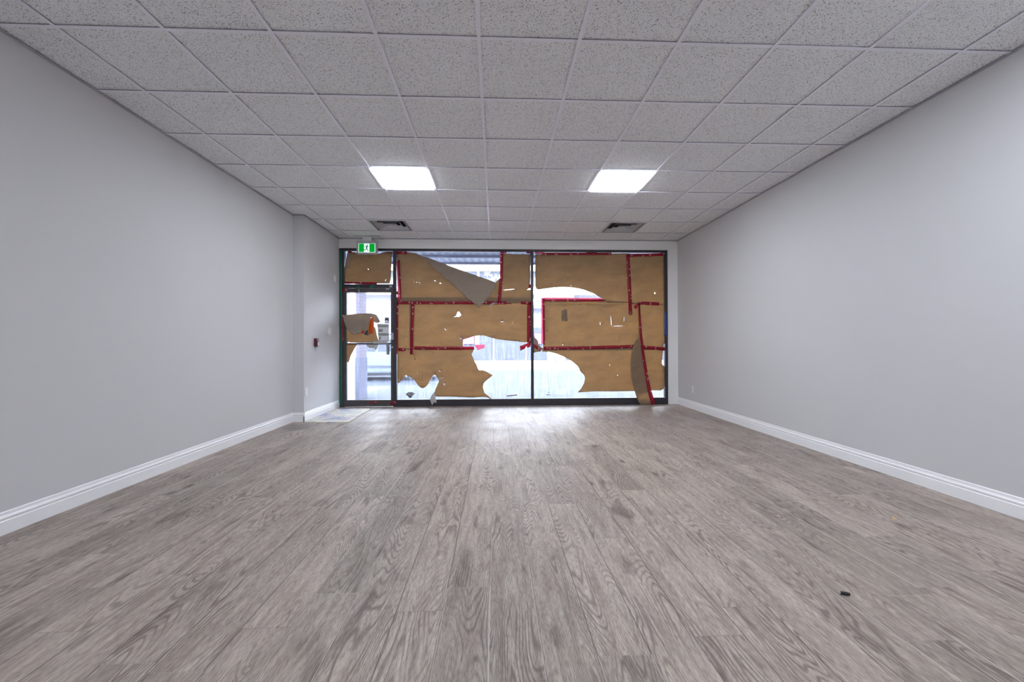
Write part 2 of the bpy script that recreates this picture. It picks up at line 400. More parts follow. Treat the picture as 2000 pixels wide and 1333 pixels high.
def inside(pt, poly):
    x, y = pt; c = False; j = len(poly)-1
    for i in range(len(poly)):
        xi, yi = poly[i]; xj, yj = poly[j]
        if (yi > y) != (yj > y) and x < (xj-xi)*(y-yi)/(yj-yi)+xi: c = not c
        j = i
    return c
def subdiv(poly, step, rag=0.0):
    out = []
    n = len(poly)
    for i in range(n):
        a = Vector(poly[i]); b = Vector(poly[(i+1) % n]); k = max(1, int((b-a).length/step))
        for q in range(k):
            p = a.lerp(b, q/k)
            if rag and q: p += Vector((random.uniform(-rag, rag), random.uniform(-rag, rag)))
            out.append((p.x, p.y))
    return out
def sheet(name, px_outline, m, depth=0.0, bulge=None, holes=(), rag=0.0, wave=0.0012, parent=None, thick=0.0005, step=0.06):
    """thin sheet standing in the glazing plane; outline traced on that plane, bulge(x,z) moves it into the room"""
    Y = WY - depth
    poly = [(at_y(a, b, Y).x, at_y(a, b, Y).z) for a, b in px_outline]
    poly = subdiv(poly, 0.03 if rag else 0.08, rag)
    hs = [[(at_y(a, b, Y).x, at_y(a, b, Y).z) for a, b in h] for h in holes]
    pts = [Vector(p) for p in poly]; edges = [(i, (i+1) % len(poly)) for i in range(len(poly))]
    for h in hs:
        k = len(pts); pts += [Vector(p) for p in h]; edges += [(k+i, k+(i+1) % len(h)) for i in range(len(h))]
    x0, x1 = min(p[0] for p in poly), max(p[0] for p in poly); z0, z1 = min(p[1] for p in poly), max(p[1] for p in poly)
    nx, nz = int((x1-x0)/step)+1, int((z1-z0)/step)+1
    for i in range(nx+1):
        for j in range(nz+1):
            p = (x0+(i+0.5)*step, z0+(j+0.5)*step)
            if inside(p, poly) and not any(inside(p, h) for h in hs): pts.append(Vector(p))
    vs, es, fs, _, _, _ = delaunay_2d_cdt(pts, edges, [], 0, 1e-5)
    ph = random.uniform(0, 6)
    def yoff(x, z):
        d = wave*(math.sin(x*9+ph)+math.sin(z*7+x*5+ph*2))
        if bulge: d += bulge(x, z)
        return d
    bm = bmesh.new()
    bv = [bm.verts.new((v.x, Y - yoff(v.x, v.y), v.y)) for v in vs]
    for f in fs:
        c = (sum(vs[i].x for i in f)/len(f), sum(vs[i].y for i in f)/len(f))
        if inside(c, poly) and not any(inside(c, h) for h in hs):
            try: bm.faces.new([bv[i] for i in f])
            except ValueError: pass
    for v in [v for v in bm.verts if not v.link_faces]: bm.verts.remove(v)
    bmesh.ops.recalc_face_normals(bm, faces=bm.faces)
    me = bpy.data.meshes.new(name)
    ctr = Vector(((x0+x1)/2, Y, z0))
    bmesh.ops.translate(bm, verts=bm.verts, vec=-ctr)
    bm.to_mesh(me); bm.free()
    for p in me.polygons: p.use_smooth = True
    o = link(name, me, m)
    o.location = ctr
    if parent is not None:
        keep_parent(o, parent)
        if parent.type == 'MESH': o.matrix_parent_inverse = Matrix.Translation(-Vector(parent.location))
    md = o.modifiers.new('thickness', 'SOLIDIFY'); md.thickness = thick; md.offset = 0
    return o
def strip(name, path, w, m, depth=0.0, thick=0.0005, parent=None, w_end=None, jag=0.0, curve=None):
    """flat strip along a pixel path in the glazing plane, w = width in pixels"""
    L, R = [], []
    n = len(path)
    for i, (x, y) in enumerate(path):
        a = Vector(path[max(0, i-1)]); b = Vector(path[min(n-1, i+1)])
        d = (b-a).normalized(); nrm = Vector((-d.y, d.x))
        ww = w if w_end is None else w+(w_end-w)*i/(n-1)
        L.append((x+nrm.x*ww/2, y+nrm.y*ww/2)); R.append((x-nrm.x*ww/2, y-nrm.y*ww/2))
    if jag:
        p = Vector(path[-1]); q = Vector(path[-2]); d = (p-q).normalized()
        e = p + d*jag; R_end = (e.x, e.y)
        poly = L + [R_end] + R[::-1]
    else: poly = L + R[::-1]
    return sheet(name, poly, m, depth, curve, thick=thick, wave=0.0003, parent=parent, step=0.1)
def diamond(x, y, r=0.8, s=1.0):
    return [(x-r, y), (x-r*0.2, y-r*s), (x+r, y-r*0.3), (x+r*0.3, y+r*s)]
def slit(x0, y0, x1, y1, w=0.7):
    d = Vector((x1-x0, y1-y0)).normalized(); n_ = Vector((-d.y, d.x))*w/2
    m_ = Vector(((x0+x1)/2, (y0+y1)/2))
    return [(x0, y0), (m_.x+n_.x, m_.y+n_.y), (x1, y1), (m_.x-n_.x, m_.y-n_.y)]
def text_mesh(name, body, size, m, loc, rot, parent=None, extrude=0.0008, align='CENTER'):
    cu = bpy.data.curves.new(name, 'FONT'); cu.body = body; cu.size = size; cu.extrude = extrude
    cu.align_x = align; cu.align_y = 'CENTER'
    t = bpy.data.objects.new(name, cu); C.objects.link(t)
    dg = bpy.context.evaluated_depsgraph_get(); dg.update()
    me = bpy.data.meshes.new_from_object(t.evaluated_get(dg))
    bpy.data.objects.remove(t)
    o = link(name, me, m); o.data.materials.clear(); o.data.materials.append(m)
    o.location = loc; o.rotation_euler = rot
    if parent is not None: o.parent = parent; o.matrix_parent_inverse = Matrix.Translation(-Vector(parent.location))
    return o

# ================================================================== ROOM SHELL
YB = -4.2                      # rear wall behind the camera
p_face = at_x(571.5, 600, WALL_L)
YCOL = p_face.y                # the thicker stretch of wall begins here
XCOL = at_y(592, 600, YCOL).x
XF = at_y(663, 640, WY).x      # left edge of the storefront
XR_FR = at_y(1304.5, 640, WY).x
Z_TOP = at_y(980, 487, WY).z
#print('YCOL', YCOL, 'XCOL', XCOL, 'XF', XF, 'XR', XR_FR, 'ZTOP', Z_TOP)
XCOL = (XCOL+XF)/2
T = 0.15

bm = bmesh.new(); bx(bm, WALL_L-T, WALL_R+T, YB-T, WY+0.2, -0.12, 0.0)
struct(from_bm('floor', bm, M['floor']))
bm = bmesh.new(); bx(bm, WALL_L-T, WALL_L, YB-T, WY+0.2, 0, CEIL_H+0.15)
wl = struct(from_bm('wall_left', bm, M['wall']))
bm = bmesh.new(); bx(bm, WALL_L, XCOL, YCOL, WY+0.2, 0, CEIL_H+0.15)
struct(from_bm('wall_left_return', bm, M['wall']))
bm = bmesh.new(); bx(bm, WALL_R, WALL_R+T, YB-T, WY+0.2, 0, CEIL_H+0.15)
struct(from_bm('wall_right', bm, M['wall']))
bm = bmesh.new(); bx(bm, WALL_L, WALL_R, YB-T, YB, 0, CEIL_H+0.15)
struct(from_bm('wall_back', bm, M['wall']))
bm = bmesh.new()
bx(bm, XCOL, WALL_R, WY, WY+0.2, Z_TOP, CEIL_H+0.15)
bx(bm, XR_FR, WALL_R, WY, WY+0.2, 0, Z_TOP)
struct(from_bm('wall_front', bm, M['trimwarm']))

# baseboards with a stepped colonial profile
PROF = [(0, 0), (0.016, 0), (0.016, 0.078), (0.0125, 0.082), (0.0125, 0.086), (0.0155, 0.092), (0.0155, 0.100), (0.010, 0.106), (0.007, 0.112), (0.006, 0.128), (0.003, 0.132), (0, 0.132)]
def baseboard(name, a, b, nrm, m=None):
    a, b, nrm = Vector(a), Vector(b), Vector(nrm)
    bm = bmesh.new()
    A = [bm.verts.new((a + nrm*p[0]).to_tuple()[:2] + (p[1]+0.0005,)) for p in PROF]
    B = [bm.verts.new((b + nrm*p[0]).to_tuple()[:2] + (p[1]+0.0005,)) for p in PROF]
    n = len(PROF); bm.faces.new(A); bm.faces.new(B[::-1])
    for i in range(n): bm.faces.new((A[i], B[i], B[(i+1) % n], A[(i+1) % n]))
    return struct(from_bm(name, bm, m or M['trim']))
baseboard('baseboard_left', (WALL_L, YB, 0), (WALL_L, YCOL, 0), (1, 0, 0))
baseboard('baseboard_left_end', (WALL_L, YCOL, 0), (XCOL+0.016, YCOL, 0), (0, -1, 0))
baseboard('baseboard_left_return', (XCOL, YCOL-0.016, 0), (XCOL, WY-0.01, 0), (1, 0, 0))
baseboard('baseboard_right', (WALL_R, YB, 0), (WALL_R, WY-0.001, 0), (-1, 0, 0))
baseboard('baseboard_back', (WALL_L+0.017, YB, 0), (WALL_R-0.017, YB, 0), (0, 1, 0))

# ------------------------------------------------------------------ suspended ceiling
LIGHTS = [(-2, 3), (2, 3), (3, -2), (-3, -5), (-1, -9)]  # last two, behind the camera, are unseen panels added to brighten the room
VENTS = [(-3, 6), (3, 6)]
gx = [GRID_X0+i*TILE for i in range(-6, 8)]
gy = [GRID_Y0+i*TILE for i in range(-12, 9)]
special = set(LIGHTS) | set(VENTS)
bm = bmesh.new()
HB = 0.012
for i in range(-6, 7):
    for j in range(-12, 9):
        if (i, j) in special: continue
        x0, x1 = GRID_X0+i*TILE, GRID_X0+(i+1)*TILE; y0, y1 = GRID_Y0+j*TILE, GRID_Y0+(j+1)*TILE
        x0, x1 = max(x0, WALL_L), min(x1, WALL_R); y0, y1 = max(y0, YB), min(y1, WY)
        if x1-x0 < 0.02 or y1-y0 < 0.02: continue
        tilt = random.uniform(-0.0006, 0.0006)
        g = 0.0085
        bx(bm, x0+g, x1-g, y0+g, y1-g, CEIL_H+0.008+tilt, CEIL_H+0.024)
ceil = struct(from_bm('ceiling', bm, M['tile']))
bm = bmesh.new()
hw = 0.012
for x in gx:
    if WALL_L < x < WALL_R: bx(bm, x-hw, x+hw, YB, WY, CEIL_H-0.001, CEIL_H+0.0015); bx(bm, x-0.002, x+0.002, YB, WY, CEIL_H+0.0015, CEIL_H+0.035)
for y in gy:
    if YB < y < WY: bx(bm, WALL_L, WALL_R, y-hw, y+hw, CEIL_H-0.0004, CEIL_H+0.0015); bx(bm, WALL_L, WALL_R, y-0.002, y+0.002, CEIL_H+0.0015, CEIL_H+0.03)
struct(from_bm('ceiling_grid', bm, M['grid'], ceil))
bm = bmesh.new()
for (x0, x1, y0, y1) in ((WALL_L, WALL_L+0.022, YB, YCOL), (XCOL, XCOL+0.022, YCOL-0.022, WY), (WALL_R-0.022, WALL_R, YB, WY), (XCOL, WALL_R, WY-0.022, WY), (WALL_L, XCOL+0.022, YCOL-0.022, YCOL)):
    bx(bm, x0, x1, y0, y1, CEIL_H-0.003, CEIL_H+0.001)
struct(from_bm('ceiling_edge_angle', bm, M['angle'], ceil))
# slab above, seen only through gaps
bm = bmesh.new(); bx(bm, WALL_L-T, WALL_R+T, YB-T, WY+0.2, CEIL_H+0.15, CEIL_H+0.3)
struct(from_bm('ceiling_slab', bm, M['rooms']))

def cell(i, j):
    return GRID_X0+i*TILE, GRID_X0+(i+1)*TILE, GRID_Y0+j*TILE, GRID_Y0+(j+1)*TILE
lab = {(-2, 3): 'square white flat panel light glowing, left of the two lit panels in the ceiling',
       (2, 3): 'square white flat panel light glowing, right of the two lit panels in the ceiling'}
for (i, j) in LIGHTS:
    x0, x1, y0, y1 = cell(i, j)
    e = empty('ceiling_light', ((x0+x1)/2, (y0+y1)/2, CEIL_H), lab.get((i, j), 'unseen square white flat panel light in the ceiling, out of frame'), 'ceiling light', 'flat panel ceiling lights')
    g = 0.0125
    bm = bmesh.new(); f = 0.012
    for a in ((x0+g, x1-g, y0+g, y0+g+f), (x0+g, x1-g, y1-g-f, y1-g), (x0+g, x0+g+f, y0+g+f, y1-g-f), (x1-g-f, x1-g, y0+g+f, y1-g-f)):
        bx(bm, a[0], a[1], a[2], a[3], CEIL_H-0.0008, CEIL_H+0.012)
    keep_parent(from_bm('frame', bm, M['white']), e)
    keep_parent(box('diffuser', x0+g+f, x1-g-f, y0+g+f, y1-g-f, CEIL_H-0.012, CEIL_H+0.010, M['panel'], None, 0.003), e)

def ring(bm, cx, cy, half0, half1, z0, z1):
    """sloping square louvre ring from half0 at z0 down to half1 at z1"""
    q = [(-1, -1), (1, -1), (1, 1), (-1, 1)]
    A = [bm.verts.new((cx+s*half0, cy+t*half0, z0)) for s, t in q]; B = [bm.verts.new((cx+s*half1, cy+t*half1, z1)) for s, t in q]
    A2 = [bm.verts.new((cx+s*(half0-0.004), cy+t*(half0-0.004), z0+0.002)) for s, t in q]; B2 = [bm.verts.new((cx+s*(half1-0.004), cy+t*(half1-0.004), z1+0.002)) for s, t in q]
    for k in range(4):
        l = (k+1) % 4
        bm.faces.new((A[k], A[l], B[l], B[k])); bm.faces.new((A2[k], B2[k], B2[l], A2[l]))
        bm.faces.new((B[k], B[l], B2[l], B2[k])); bm.faces.new((A[k], A2[k], A2[l], A[l]))
for (i, j) in VENTS:
    x0, x1, y0, y1 = cell(i, j); cx, cy = (x0+x1)/2, (y0+y1)/2
    e = empty('air_diffuser', (cx, cy, CEIL_H), 'square stepped metal ceiling air diffuser %s' % ('nearest the exit sign' if i < 0 else 'above the right-hand window pane'), 'air vent', 'square ceiling air diffusers')
    bm = bmesh.new()
    for a in ((-0.292, 0.292, -0.292, -0.262), (-0.292, 0.292, 0.262, 0.292), (-0.292, -0.262, -0.262, 0.262), (0.262, 0.292, -0.262, 0.262)):
        bx(bm, cx+a[0], cx+a[1], cy+a[2], cy+a[3], CEIL_H-0.001, CEIL_H+0.004)
    keep_parent(from_bm('frame', bm, M['diff']), e)
    keep_parent(box('duct_box', cx-0.28, cx+0.28, cy-0.28, cy+0.28, CEIL_H+0.075, CEIL_H+0.085, M['duct']), e)
    bm = bmesh.new()
    for a in ((-0.285, 0.285, -0.285, -0.28), (-0.285, 0.285, 0.28, 0.285), (-0.285, -0.28, -0.28, 0.28), (0.28, 0.285, -0.28, 0.28)):
        bx(bm, cx+a[0], cx+a[1], cy+a[2], cy+a[3], CEIL_H+0.004, CEIL_H+0.075)
    keep_parent(from_bm('duct_collar', bm, M['duct']), e)
    for k, (h0, h1) in enumerate(((0.200, 0.250), (0.128, 0.176))):
        bm = bmesh.new(); ring(bm, cx, cy, h0, h1, CEIL_H+0.045, CEIL_H+0.002)
        keep_parent(from_bm('louvre', bm, M['diff']), e)
    bm = bmesh.new(); ring(bm, cx, cy, 0.060, 0.104, CEIL_H+0.03, CEIL_H+0.004); bx(bm, cx-0.058, cx+0.058, cy-0.058, cy+0.058, CEIL_H+0.026, CEIL_H+0.030)
    cyl(bm, (cx, cy), 'z', 0.03, CEIL_H+0.012, CEIL_H+0.027, 20)
    keep_parent(from_bm('centre_plate', bm, M['diff']), e)

# ================================================================== STOREFRONT
FY0, FY1 = WY+0.004, WY+0.075         # frame depth
GY = WY+0.045                          # glass plane
def X(px, py=650, Y=WY): return at_y(px, py, Y).x
def Z(py, px=980, Y=WY): return at_y(px, py, Y).z
zt = Z_TOP; z_topglass = Z(492.0, 980); z_sill = Z(780.3, 900); 
z_bar0, z_bar1 = Z(563.0, 720), Z(555.5, 720)
xL0, xL1 = XF, X(672.5); xd0 = xL1+0.003
xm0, xm1 = X(767.5), X(774.2); xn0, xn1 = X(1037.6), X(1042.2); xr0, xr1 = X(1299.0), XR_FR
win = empty('window_1', ((xm1+xr1)/2, WY, 0)); struct(win)
def fpart(name, boxes, m, parent):
    bm = bmesh.new()
    for b in boxes: bx(bm, *b)
    return keep_parent(from_bm(name, bm, m), parent)
fpart('window_frame', [(xL0, xr1, FY0, FY1, z_topglass, zt), (xL0, xL1, FY0, FY1, 0, z_topglass), (xr0, xr1, FY0, FY1, 0, z_topglass),
      (xm0, xm1, FY0, FY1, 0, z_topglass), (xL1, xm0, FY0, FY1, z_bar0, z_bar1)], M['bronze'], win)
fpart('mullion', [(xn0, xn1, FY0, FY1, z_sill, z_topglass), (xn0-0.004, xn1+0.004, FY0+0.03, FY1, z_sill, z_topglass)], M['bronze'], win)
fpart('window_sill', [(xm1, xr0, FY0, FY1, 0.0, z_sill-0.004), (xm1, xr0, FY0-0.004, FY0+0.02, z_sill-0.012, z_sill)], M['bronze'], win)
for a, b, c, d in ((xL1, xm0, z_bar1, z_topglass), (xm1, xn0, z_sill, z_topglass), (xn1, xr0, z_sill, z_topglass)):
    fpart('glass_pane', [(a-0.004, b+0.004, GY, GY+0.006, c-0.004, d+0.004)], M['glass2'] if a > 0 or b > 0.3 else M['glass'], win)

# door
zd1 = z_bar0-0.004
door = empty('door_1', ((xL1+xm0)/2, WY, 0)); struct(door)
da, db = xL1+0.002, xm0-0.002
st0, st1 = X(676.5), X(763.2)
zg0, zg1, zmid0, zmid1 = Z(782, 720), Z(571.5, 720), Z(673.3, 720), Z(670.5, 720)
fpart('door_frame', [(da, st0, FY0, FY0+0.045, 0.008, zd1), (st1, db, FY0, FY0+0.045, 0.008, zd1), (st0, st1, FY0, FY0+0.045, zg1, zd1), (st0, st1, FY0, FY0+0.045, 0.008, zg0)], M['bronze_door'], door)
fpart('door_glass', [(st0-0.003, st1+0.003, GY-0.016, GY-0.010, zg0-0.003, zg1+0.003)], M['glass'], door)
fpart('push_bar', [(st0-0.01, st1+0.01, FY0-0.020, FY0-0.004, zmid0, zmid1), (st0-0.012, st0-0.002, FY0-0.02, FY0+0.002, zmid0, zmid1), (st1+0.002, st1+0.012, FY0-0.02, FY0+0.002, zmid0, zmid1)], M['bronze'], door)
fpart('push_plate', [(X(729.5), X(757), FY0-0.030, FY0-0.021, Z(671.8, 740), Z(667, 740))], M['alu'], door)
bm = bmesh.new(); c = at_y(766.2, 656, WY)
bx(bm, c.x-0.022, c.x+0.022, FY0-0.008, FY0-0.0005, c.z-0.07, c.z+0.05, 0.003)
cyl(bm, (c.x, c.z+0.012), 'y', 0.011, FY0-0.05, FY0-0.008, 16)
hp = [(c.x-0.095, c.z+0.042), (c.x-0.09, c.z+0.053), (c.x+0.008, c.z+0.018), (c.x+0.006, c.z+0.002), (c.x-0.01, c.z+0.004)]
prism(bm, hp, 'y', FY0-0.055, FY0-0.042)
keep_parent(from_bm('door_handle', bm, M['steel']), door)
bm = bmesh.new(); c = at_y(766.3, 678.7, WY); cyl(bm, (c.x, c.z), 'y', 0.017, FY0-0.012, FY0-0.0005, 24); cyl(bm, (c.x, c.z), 'y', 0.009, FY0-0.015, FY0-0.012, 16)
keep_parent(from_bm('lock_cylinder', bm, M['steel']), door)
bm = bmesh.new(); c = at_y(763.2, 559.5, WY); bx(bm, c.x-0.026, c.x+0.026, FY0-0.006, FY0-0.0005, c.z-0.017, c.z+0.017, 0.002)
o = from_bm('alarm_contact', bm, M['alu']); keep_parent(o, win)
bm = bmesh.new(); c = at_y(757.0, 564.7, WY); bx(bm, c.x-0.034, c.x+0.034, FY0-0.006, FY0-0.0005, c.z-0.011, c.z+0.011, 0.002)
o = from_bm('door_contact', bm, M['alu']); keep_parent(o, door)
# white casing plaster strip already part of wall_front; bead along the right side
struct(box('trim_1', XR_FR, XR_FR+0.006, WY-0.006, WY-0.0005, 0.0, Z_TOP+0.006, M['trimwarm']))
struct(box('trim_2', XCOL+0.001, XR_FR, WY-0.006, WY-0.0005, Z_TOP, Z_TOP+0.006, M['trimwarm']))

# ================================================================== PAPERS ON THE GLASS (depth < 0 lies behind the wall plane)
D = dict(b=-0.0375, m=-0.031, f=-0.0245, t=-0.0195, tt=-0.017)
LBL = {}
# transom over the door
s = sheet('brown_paper', [(684, 493.5), (690, 492.8), (700, 494), (722, 497), (741, 496), (748, 493.6), (753, 492.8), (766.5, 492.2), (765.5, 505), (764.5, 525), (763.5, 545), (761, 554), (668.5, 554.5), (669, 546), (673, 534), (678.5, 522), (682, 510), (684.5, 498)], M['kraft'], D['m'],
          holes=[diamond(719.3, 526.4, 0.8), slit(752.3, 550, 754.6, 545.5, 1.1), slit(714, 522.5, 715.6, 523.5, .4)], wave=0.003,
          bulge=lambda x, z: 0.010*max(0, min(1, (z-2.2)/0.4)))
tag(s, 'brown paper sheet covering the small pane above the door, left edge curled back', 'paper sheet', 'brown paper sheets masking the shop window')
sheet('folded_edge', [(679, 491), (681.5, 490.6), (687, 493.5), (686.3, 503), (684.5, 510), (681, 519), (676.5, 529), (671.5, 540), (668.6, 549), (670.3, 538), (673.5, 521), (676.5, 505)], M['kraft_b'], D['f']+0.012, parent=s)
# pane A, upper left with the big folded corner
foldA = at_y(821.5, 500.7).x, at_y(821.5, 500.7).z
s = sheet('brown_paper', [(774.5, 493.2), (800, 493.2), (813, 495.2), (822, 500), (836, 504.5), (862, 514.5), (885, 523), (908, 531.5), (935, 541.5), (952, 548), (967.5, 553.5), (970, 549), (974.5, 544.5), (980, 544.5), (978, 593), (782, 593), (779, 560), (777, 520)], M['kraft'], D['m'],
          holes=[diamond(849.5, 549, 2.0, .5), diamond(860, 553.8, 2.2, .55), diamond(808.8, 551.2, .5), diamond(814, 551.6, .9, .8), diamond(819.2, 552.2, 1.0, .6)], wave=0.0012)
tag(s, 'large brown paper sheet whose top corner has folded down, upper left of the middle pane', 'paper sheet', 'brown paper sheets masking the shop window')
def flapA(x, z):
    return 0.012 + 0.05*max(0, min(1, (2.35-z)/0.75))
sheet('folded_corner', [(821.5, 500.7), (836, 503.6), (862, 513.8), (885, 522.2), (908, 530.8), (930, 538.6), (950, 545.5), (967.7, 552.5), (969, 557), (967.5, 563), (961, 573.5), (949, 588), (935.5, 602), (928, 595), (910, 580.5), (888, 560.5), (865, 539.8), (845, 521.5)], M['kraft_b'], D['f'], bulge=flapA, wave=0.004, parent=s)
# pane A, upper right
s = sheet('brown_paper', [(980, 494.5), (986, 496), (1010, 497), (1035.5, 497), (1036, 510), (1035.7, 545), (1035.3, 558), (1033, 564), (1029.5, 566.6), (1037.4, 566.2), (1037.4, 592.5), (974, 592.5), (977, 560), (979, 520)], M['kraft'], D['f'],
          holes=[slit(983, 567, 1005.5, 565, 1.3)], wave=0.0012)
tag(s, 'narrow brown paper sheet in the upper right corner of the middle pane', 'paper sheet', 'brown paper sheets masking the shop window')
# overlap strips (double thickness): the neighbouring sheets run behind
s = sheet('brown_paper', [(774.5, 581), (1037, 581), (1037.3, 670), (1030, 669.6), (1021, 668.8), (1000, 666.2), (985, 664.8), (973, 663.5), (963, 661), (955, 658.7), (949, 656.8), (943, 655.6), (937, 655.8), (927, 656.8), (917, 659.8), (904.3, 663.9), (903.8, 670), (904.2, 678), (904.2, 684), (800, 684), (800, 594), (774.5, 594)], M['kraft'], D['b'],
          holes=[[(891.5, 615.5), (893, 611), (895, 608.4), (897, 609.4), (899, 612), (901, 616.5), (899, 617.5), (896, 619.8), (892.5, 618.8), (889.5, 619.5), (885.5, 619.8), (890, 618)], slit(867.5, 641.5, 872.5, 647, .9), slit(977, 628.6, 984.5, 628.6, .9), slit(1002.3, 629, 1002.6, 632, .5), slit(956.4, 640, 958, 641, .4),
                 slit(927-30, 660.2, 904.4, 664, .9)], rag=0.0012, wave=0.0012)
tag(s, 'wide brown paper sheet across the middle pane at half height, torn lower right', 'paper sheet', 'brown paper sheets masking the shop window')
s = sheet('brown_paper', [(775, 593), (804, 593), (803.5, 684), (776, 684)], M['kraft'], D['m'], holes=[diamond(793.3, 663.3, .5), diamond(780, 630, .4)], wave=0.0012)
tag(s, 'narrow upright brown paper sheet beside the door frame, left of the printed red tape', 'paper sheet', 'brown paper sheets masking the shop window')
lowA = [(777, 681), (903, 681), (925, 683.4), (924, 687), (920.7, 692.5), (924, 699), (928, 708.5), (931, 713), (932.5, 717.5), (935.5, 723.5), (944, 724), (953, 728), (962.5, 733.2), (957, 738), (950.5, 743), (944.5, 749), (943.2, 757), (944.5, 762), (946, 767.7), (953, 773), (957.5, 777), (961, 780.8), (952, 777), (945, 775.8), (922, 777.2), (890, 775.6), (851, 775.2), (849, 770), (850, 761.5), (853.7, 753.8), (857.3, 746), (856.8, 741.5), (853.5, 737), (851.5, 734), (848.5, 732.2), (844, 735.5), (841.7, 740), (838.5, 745), (837.2, 749.5), (832, 755.7), (826, 758.7), (821, 757.5), (815.5, 752), (812, 747), (809.5, 743), (805, 738.5), (800.5, 736.2), (796, 734), (792.2, 733.2), (790.5, 735), (790.7, 737.7), (784, 743.7), (779.7, 748.2), (776.8, 748.8), (776, 735), (776.2, 700)]
s = sheet('brown_paper', lowA, M['kraft'], D['m'], rag=0.0015, wave=0.0012,
          holes=[slit(856.5, 722, 861, 728, 1.1), slit(815.7, 727, 815.5, 731, .6), diamond(843.8, 689.5, .9), slit(857.5, 740.6, 868.5, 737.2, .9), slit(864.8, 748.5, 870, 751, .9), slit(870, 751, 865, 753.3, .9), diamond(823.7, 741, .4)])
tag(s, 'big torn brown paper sheet at the bottom of the middle pane with ragged arched tears', 'paper sheet', 'brown paper sheets masking the shop window')
sheet('torn_strip', [(847.2, 768), (848.3, 764.3), (850, 771), (851.5, 776), (852.6, 781), (853.9, 785), (852.6, 787.4), (851, 785.3), (848.7, 786.3), (847, 787.7), (844.9, 791.3), (843.4, 787.7), (840.8, 780.5), (842.5, 773.8), (845, 770)], M['kraft_l'], D['t'],
      bulge=lambda x, z: 0.05*max(0, min(1, (0.26-z)/0.12)), wave=0.003, parent=s, step=0.02)
# pane B, upper left
s = sheet('brown_paper', [(1046, 497), (1130, 495.8), (1229, 495.3), (1232, 550), (1233, 592), (1200, 591.2), (1187.5, 591.8), (1181.5, 588.5), (1177.7, 584.7), (1171, 580.2), (1159, 573.5), (1141, 566.7), (1130, 564), (1120, 562.4), (1108, 561.2), (1097.5, 560.8), (1083, 561.8), (1069, 563.8), (1052.5, 566), (1047.4, 564.8), (1045.8, 558.5), (1045.3, 530), (1045.6, 500)], M['kraft'], D['m'],
          holes=[diamond(1105.8, 544.5, .5), diamond(1115, 558, .8), diamond(1074.5, 511, .4), slit(1178.5, 499.5, 1179.5, 502.5, .5)], wave=0.0014)
tag(s, 'large brown paper sheet with an arched lower edge, upper left of the right-hand pane', 'paper sheet', 'brown paper sheets masking the shop window')
s = sheet('brown_paper', [(1226, 497), (1297.5, 497.5), (1298, 520), (1298.3, 560), (1299, 594.8), (1232, 594.8), (1228, 540)], M['kraft'], D['f'], holes=[diamond(1279, 573.3, 1.1, 1.4)], wave=0.0012)
tag(s, 'brown paper sheet in the top right corner of the right-hand pane', 'paper sheet', 'brown paper sheets masking the shop window')
s = sheet('brown_paper', [(1060, 585), (1120, 585.5), (1182, 586), (1250, 592), (1252, 684), (1061, 685), (1060.5, 640)], M['kraft'], D['b'],
          holes=[slit(1192.6, 616, 1194.6, 638, 1.2), slit(1194.6, 638, 1218, 636.6, .9), slit(1219, 618, 1218.3, 630, .5), diamond(1108.6, 606.3, .8, .5), diamond(1107, 624.8, .9, .8), diamond(1119.5, 610.5, .4, 1.5), slit(1171.5, 629, 1172.8, 636.5, .9), diamond(1206, 662.5, .7, .8), diamond(1099, 673.5, .7, 1.5)], wave=0.0012)
tag(s, 'wide brown paper sheet across the middle of the right-hand pane with a small cut square', 'paper sheet', 'brown paper sheets masking the shop window')
s = sheet('brown_paper', [(1246.5, 593.5), (1299, 594), (1299, 650), (1299.3, 659), (1301.8, 659.2), (1299.5, 663), (1301, 667), (1300, 670.5), (1296, 672.3), (1295.5, 684), (1252, 684)], M['kraft'], D['f'], wave=0.0012)
tag(s, 'brown paper sheet beside the blue tape at the right edge of the right-hand pane', 'paper sheet', 'brown paper sheets masking the shop window')
s = sheet('brown_paper', [(1057, 680), (1140, 680), (1296, 681), (1294.7, 690), (1294, 698), (1293.2, 704), (1293, 710), (1295, 713.5), (1297.6, 716), (1298.3, 735), (1298, 755), (1296, 760), (1290, 763.3), (1270, 763), (1237, 764.4), (1195, 765.2), (1165, 765), (1128, 766.8), (1131.5, 763.5), (1135, 759.5), (1141, 747.5), (1142.5, 738.5), (1141, 733.5), (1138, 730), (1135, 727.5), (1132.7, 724), (1130.5, 719.5), (1127.5, 715), (1117, 706), (1108.5, 701), (1100.5, 697), (1085.5, 691), (1073.5, 688), (1059.5, 687.2)], M['kraft'], D['m'],
          holes=[diamond(1206, 733.3, 1.2, .8), diamond(1205.5, 685.2, .7, .6), diamond(1190.7, 713.5, .6), diamond(1283, 696, .4)], wave=0.0012)
tag(s, 'brown paper sheet at the bottom of the right-hand pane with a rounded left edge', 'paper sheet', 'brown paper sheets masking the shop window')
# the loose sheet that hangs down to the floor in front of the sill
def hang(x, z):
    return 0.055*(1-max(0, min(1, z/0.9)))+0.012
s = sheet('hanging_paper', [(1246.5, 625), (1248.5, 658), (1244, 663), (1240, 668), (1237, 674), (1234.7, 681.5), (1231.9, 695), (1230.3, 713), (1230.6, 727), (1231.7, 738), (1234.7, 752), (1237.7, 764), (1241.5, 777.3), (1244.5, 784), (1248, 789.3), (1270.5, 789.8), (1270, 780), (1264, 745), (1258.5, 700), (1254, 660), (1251, 630)], M['kraft'], 0.0, bulge=hang, wave=0.0)
tag(s, 'loose curved brown paper sheet that hangs down to the floor over the sill, right-hand pane', 'paper sheet', 'brown paper sheets masking the shop window')

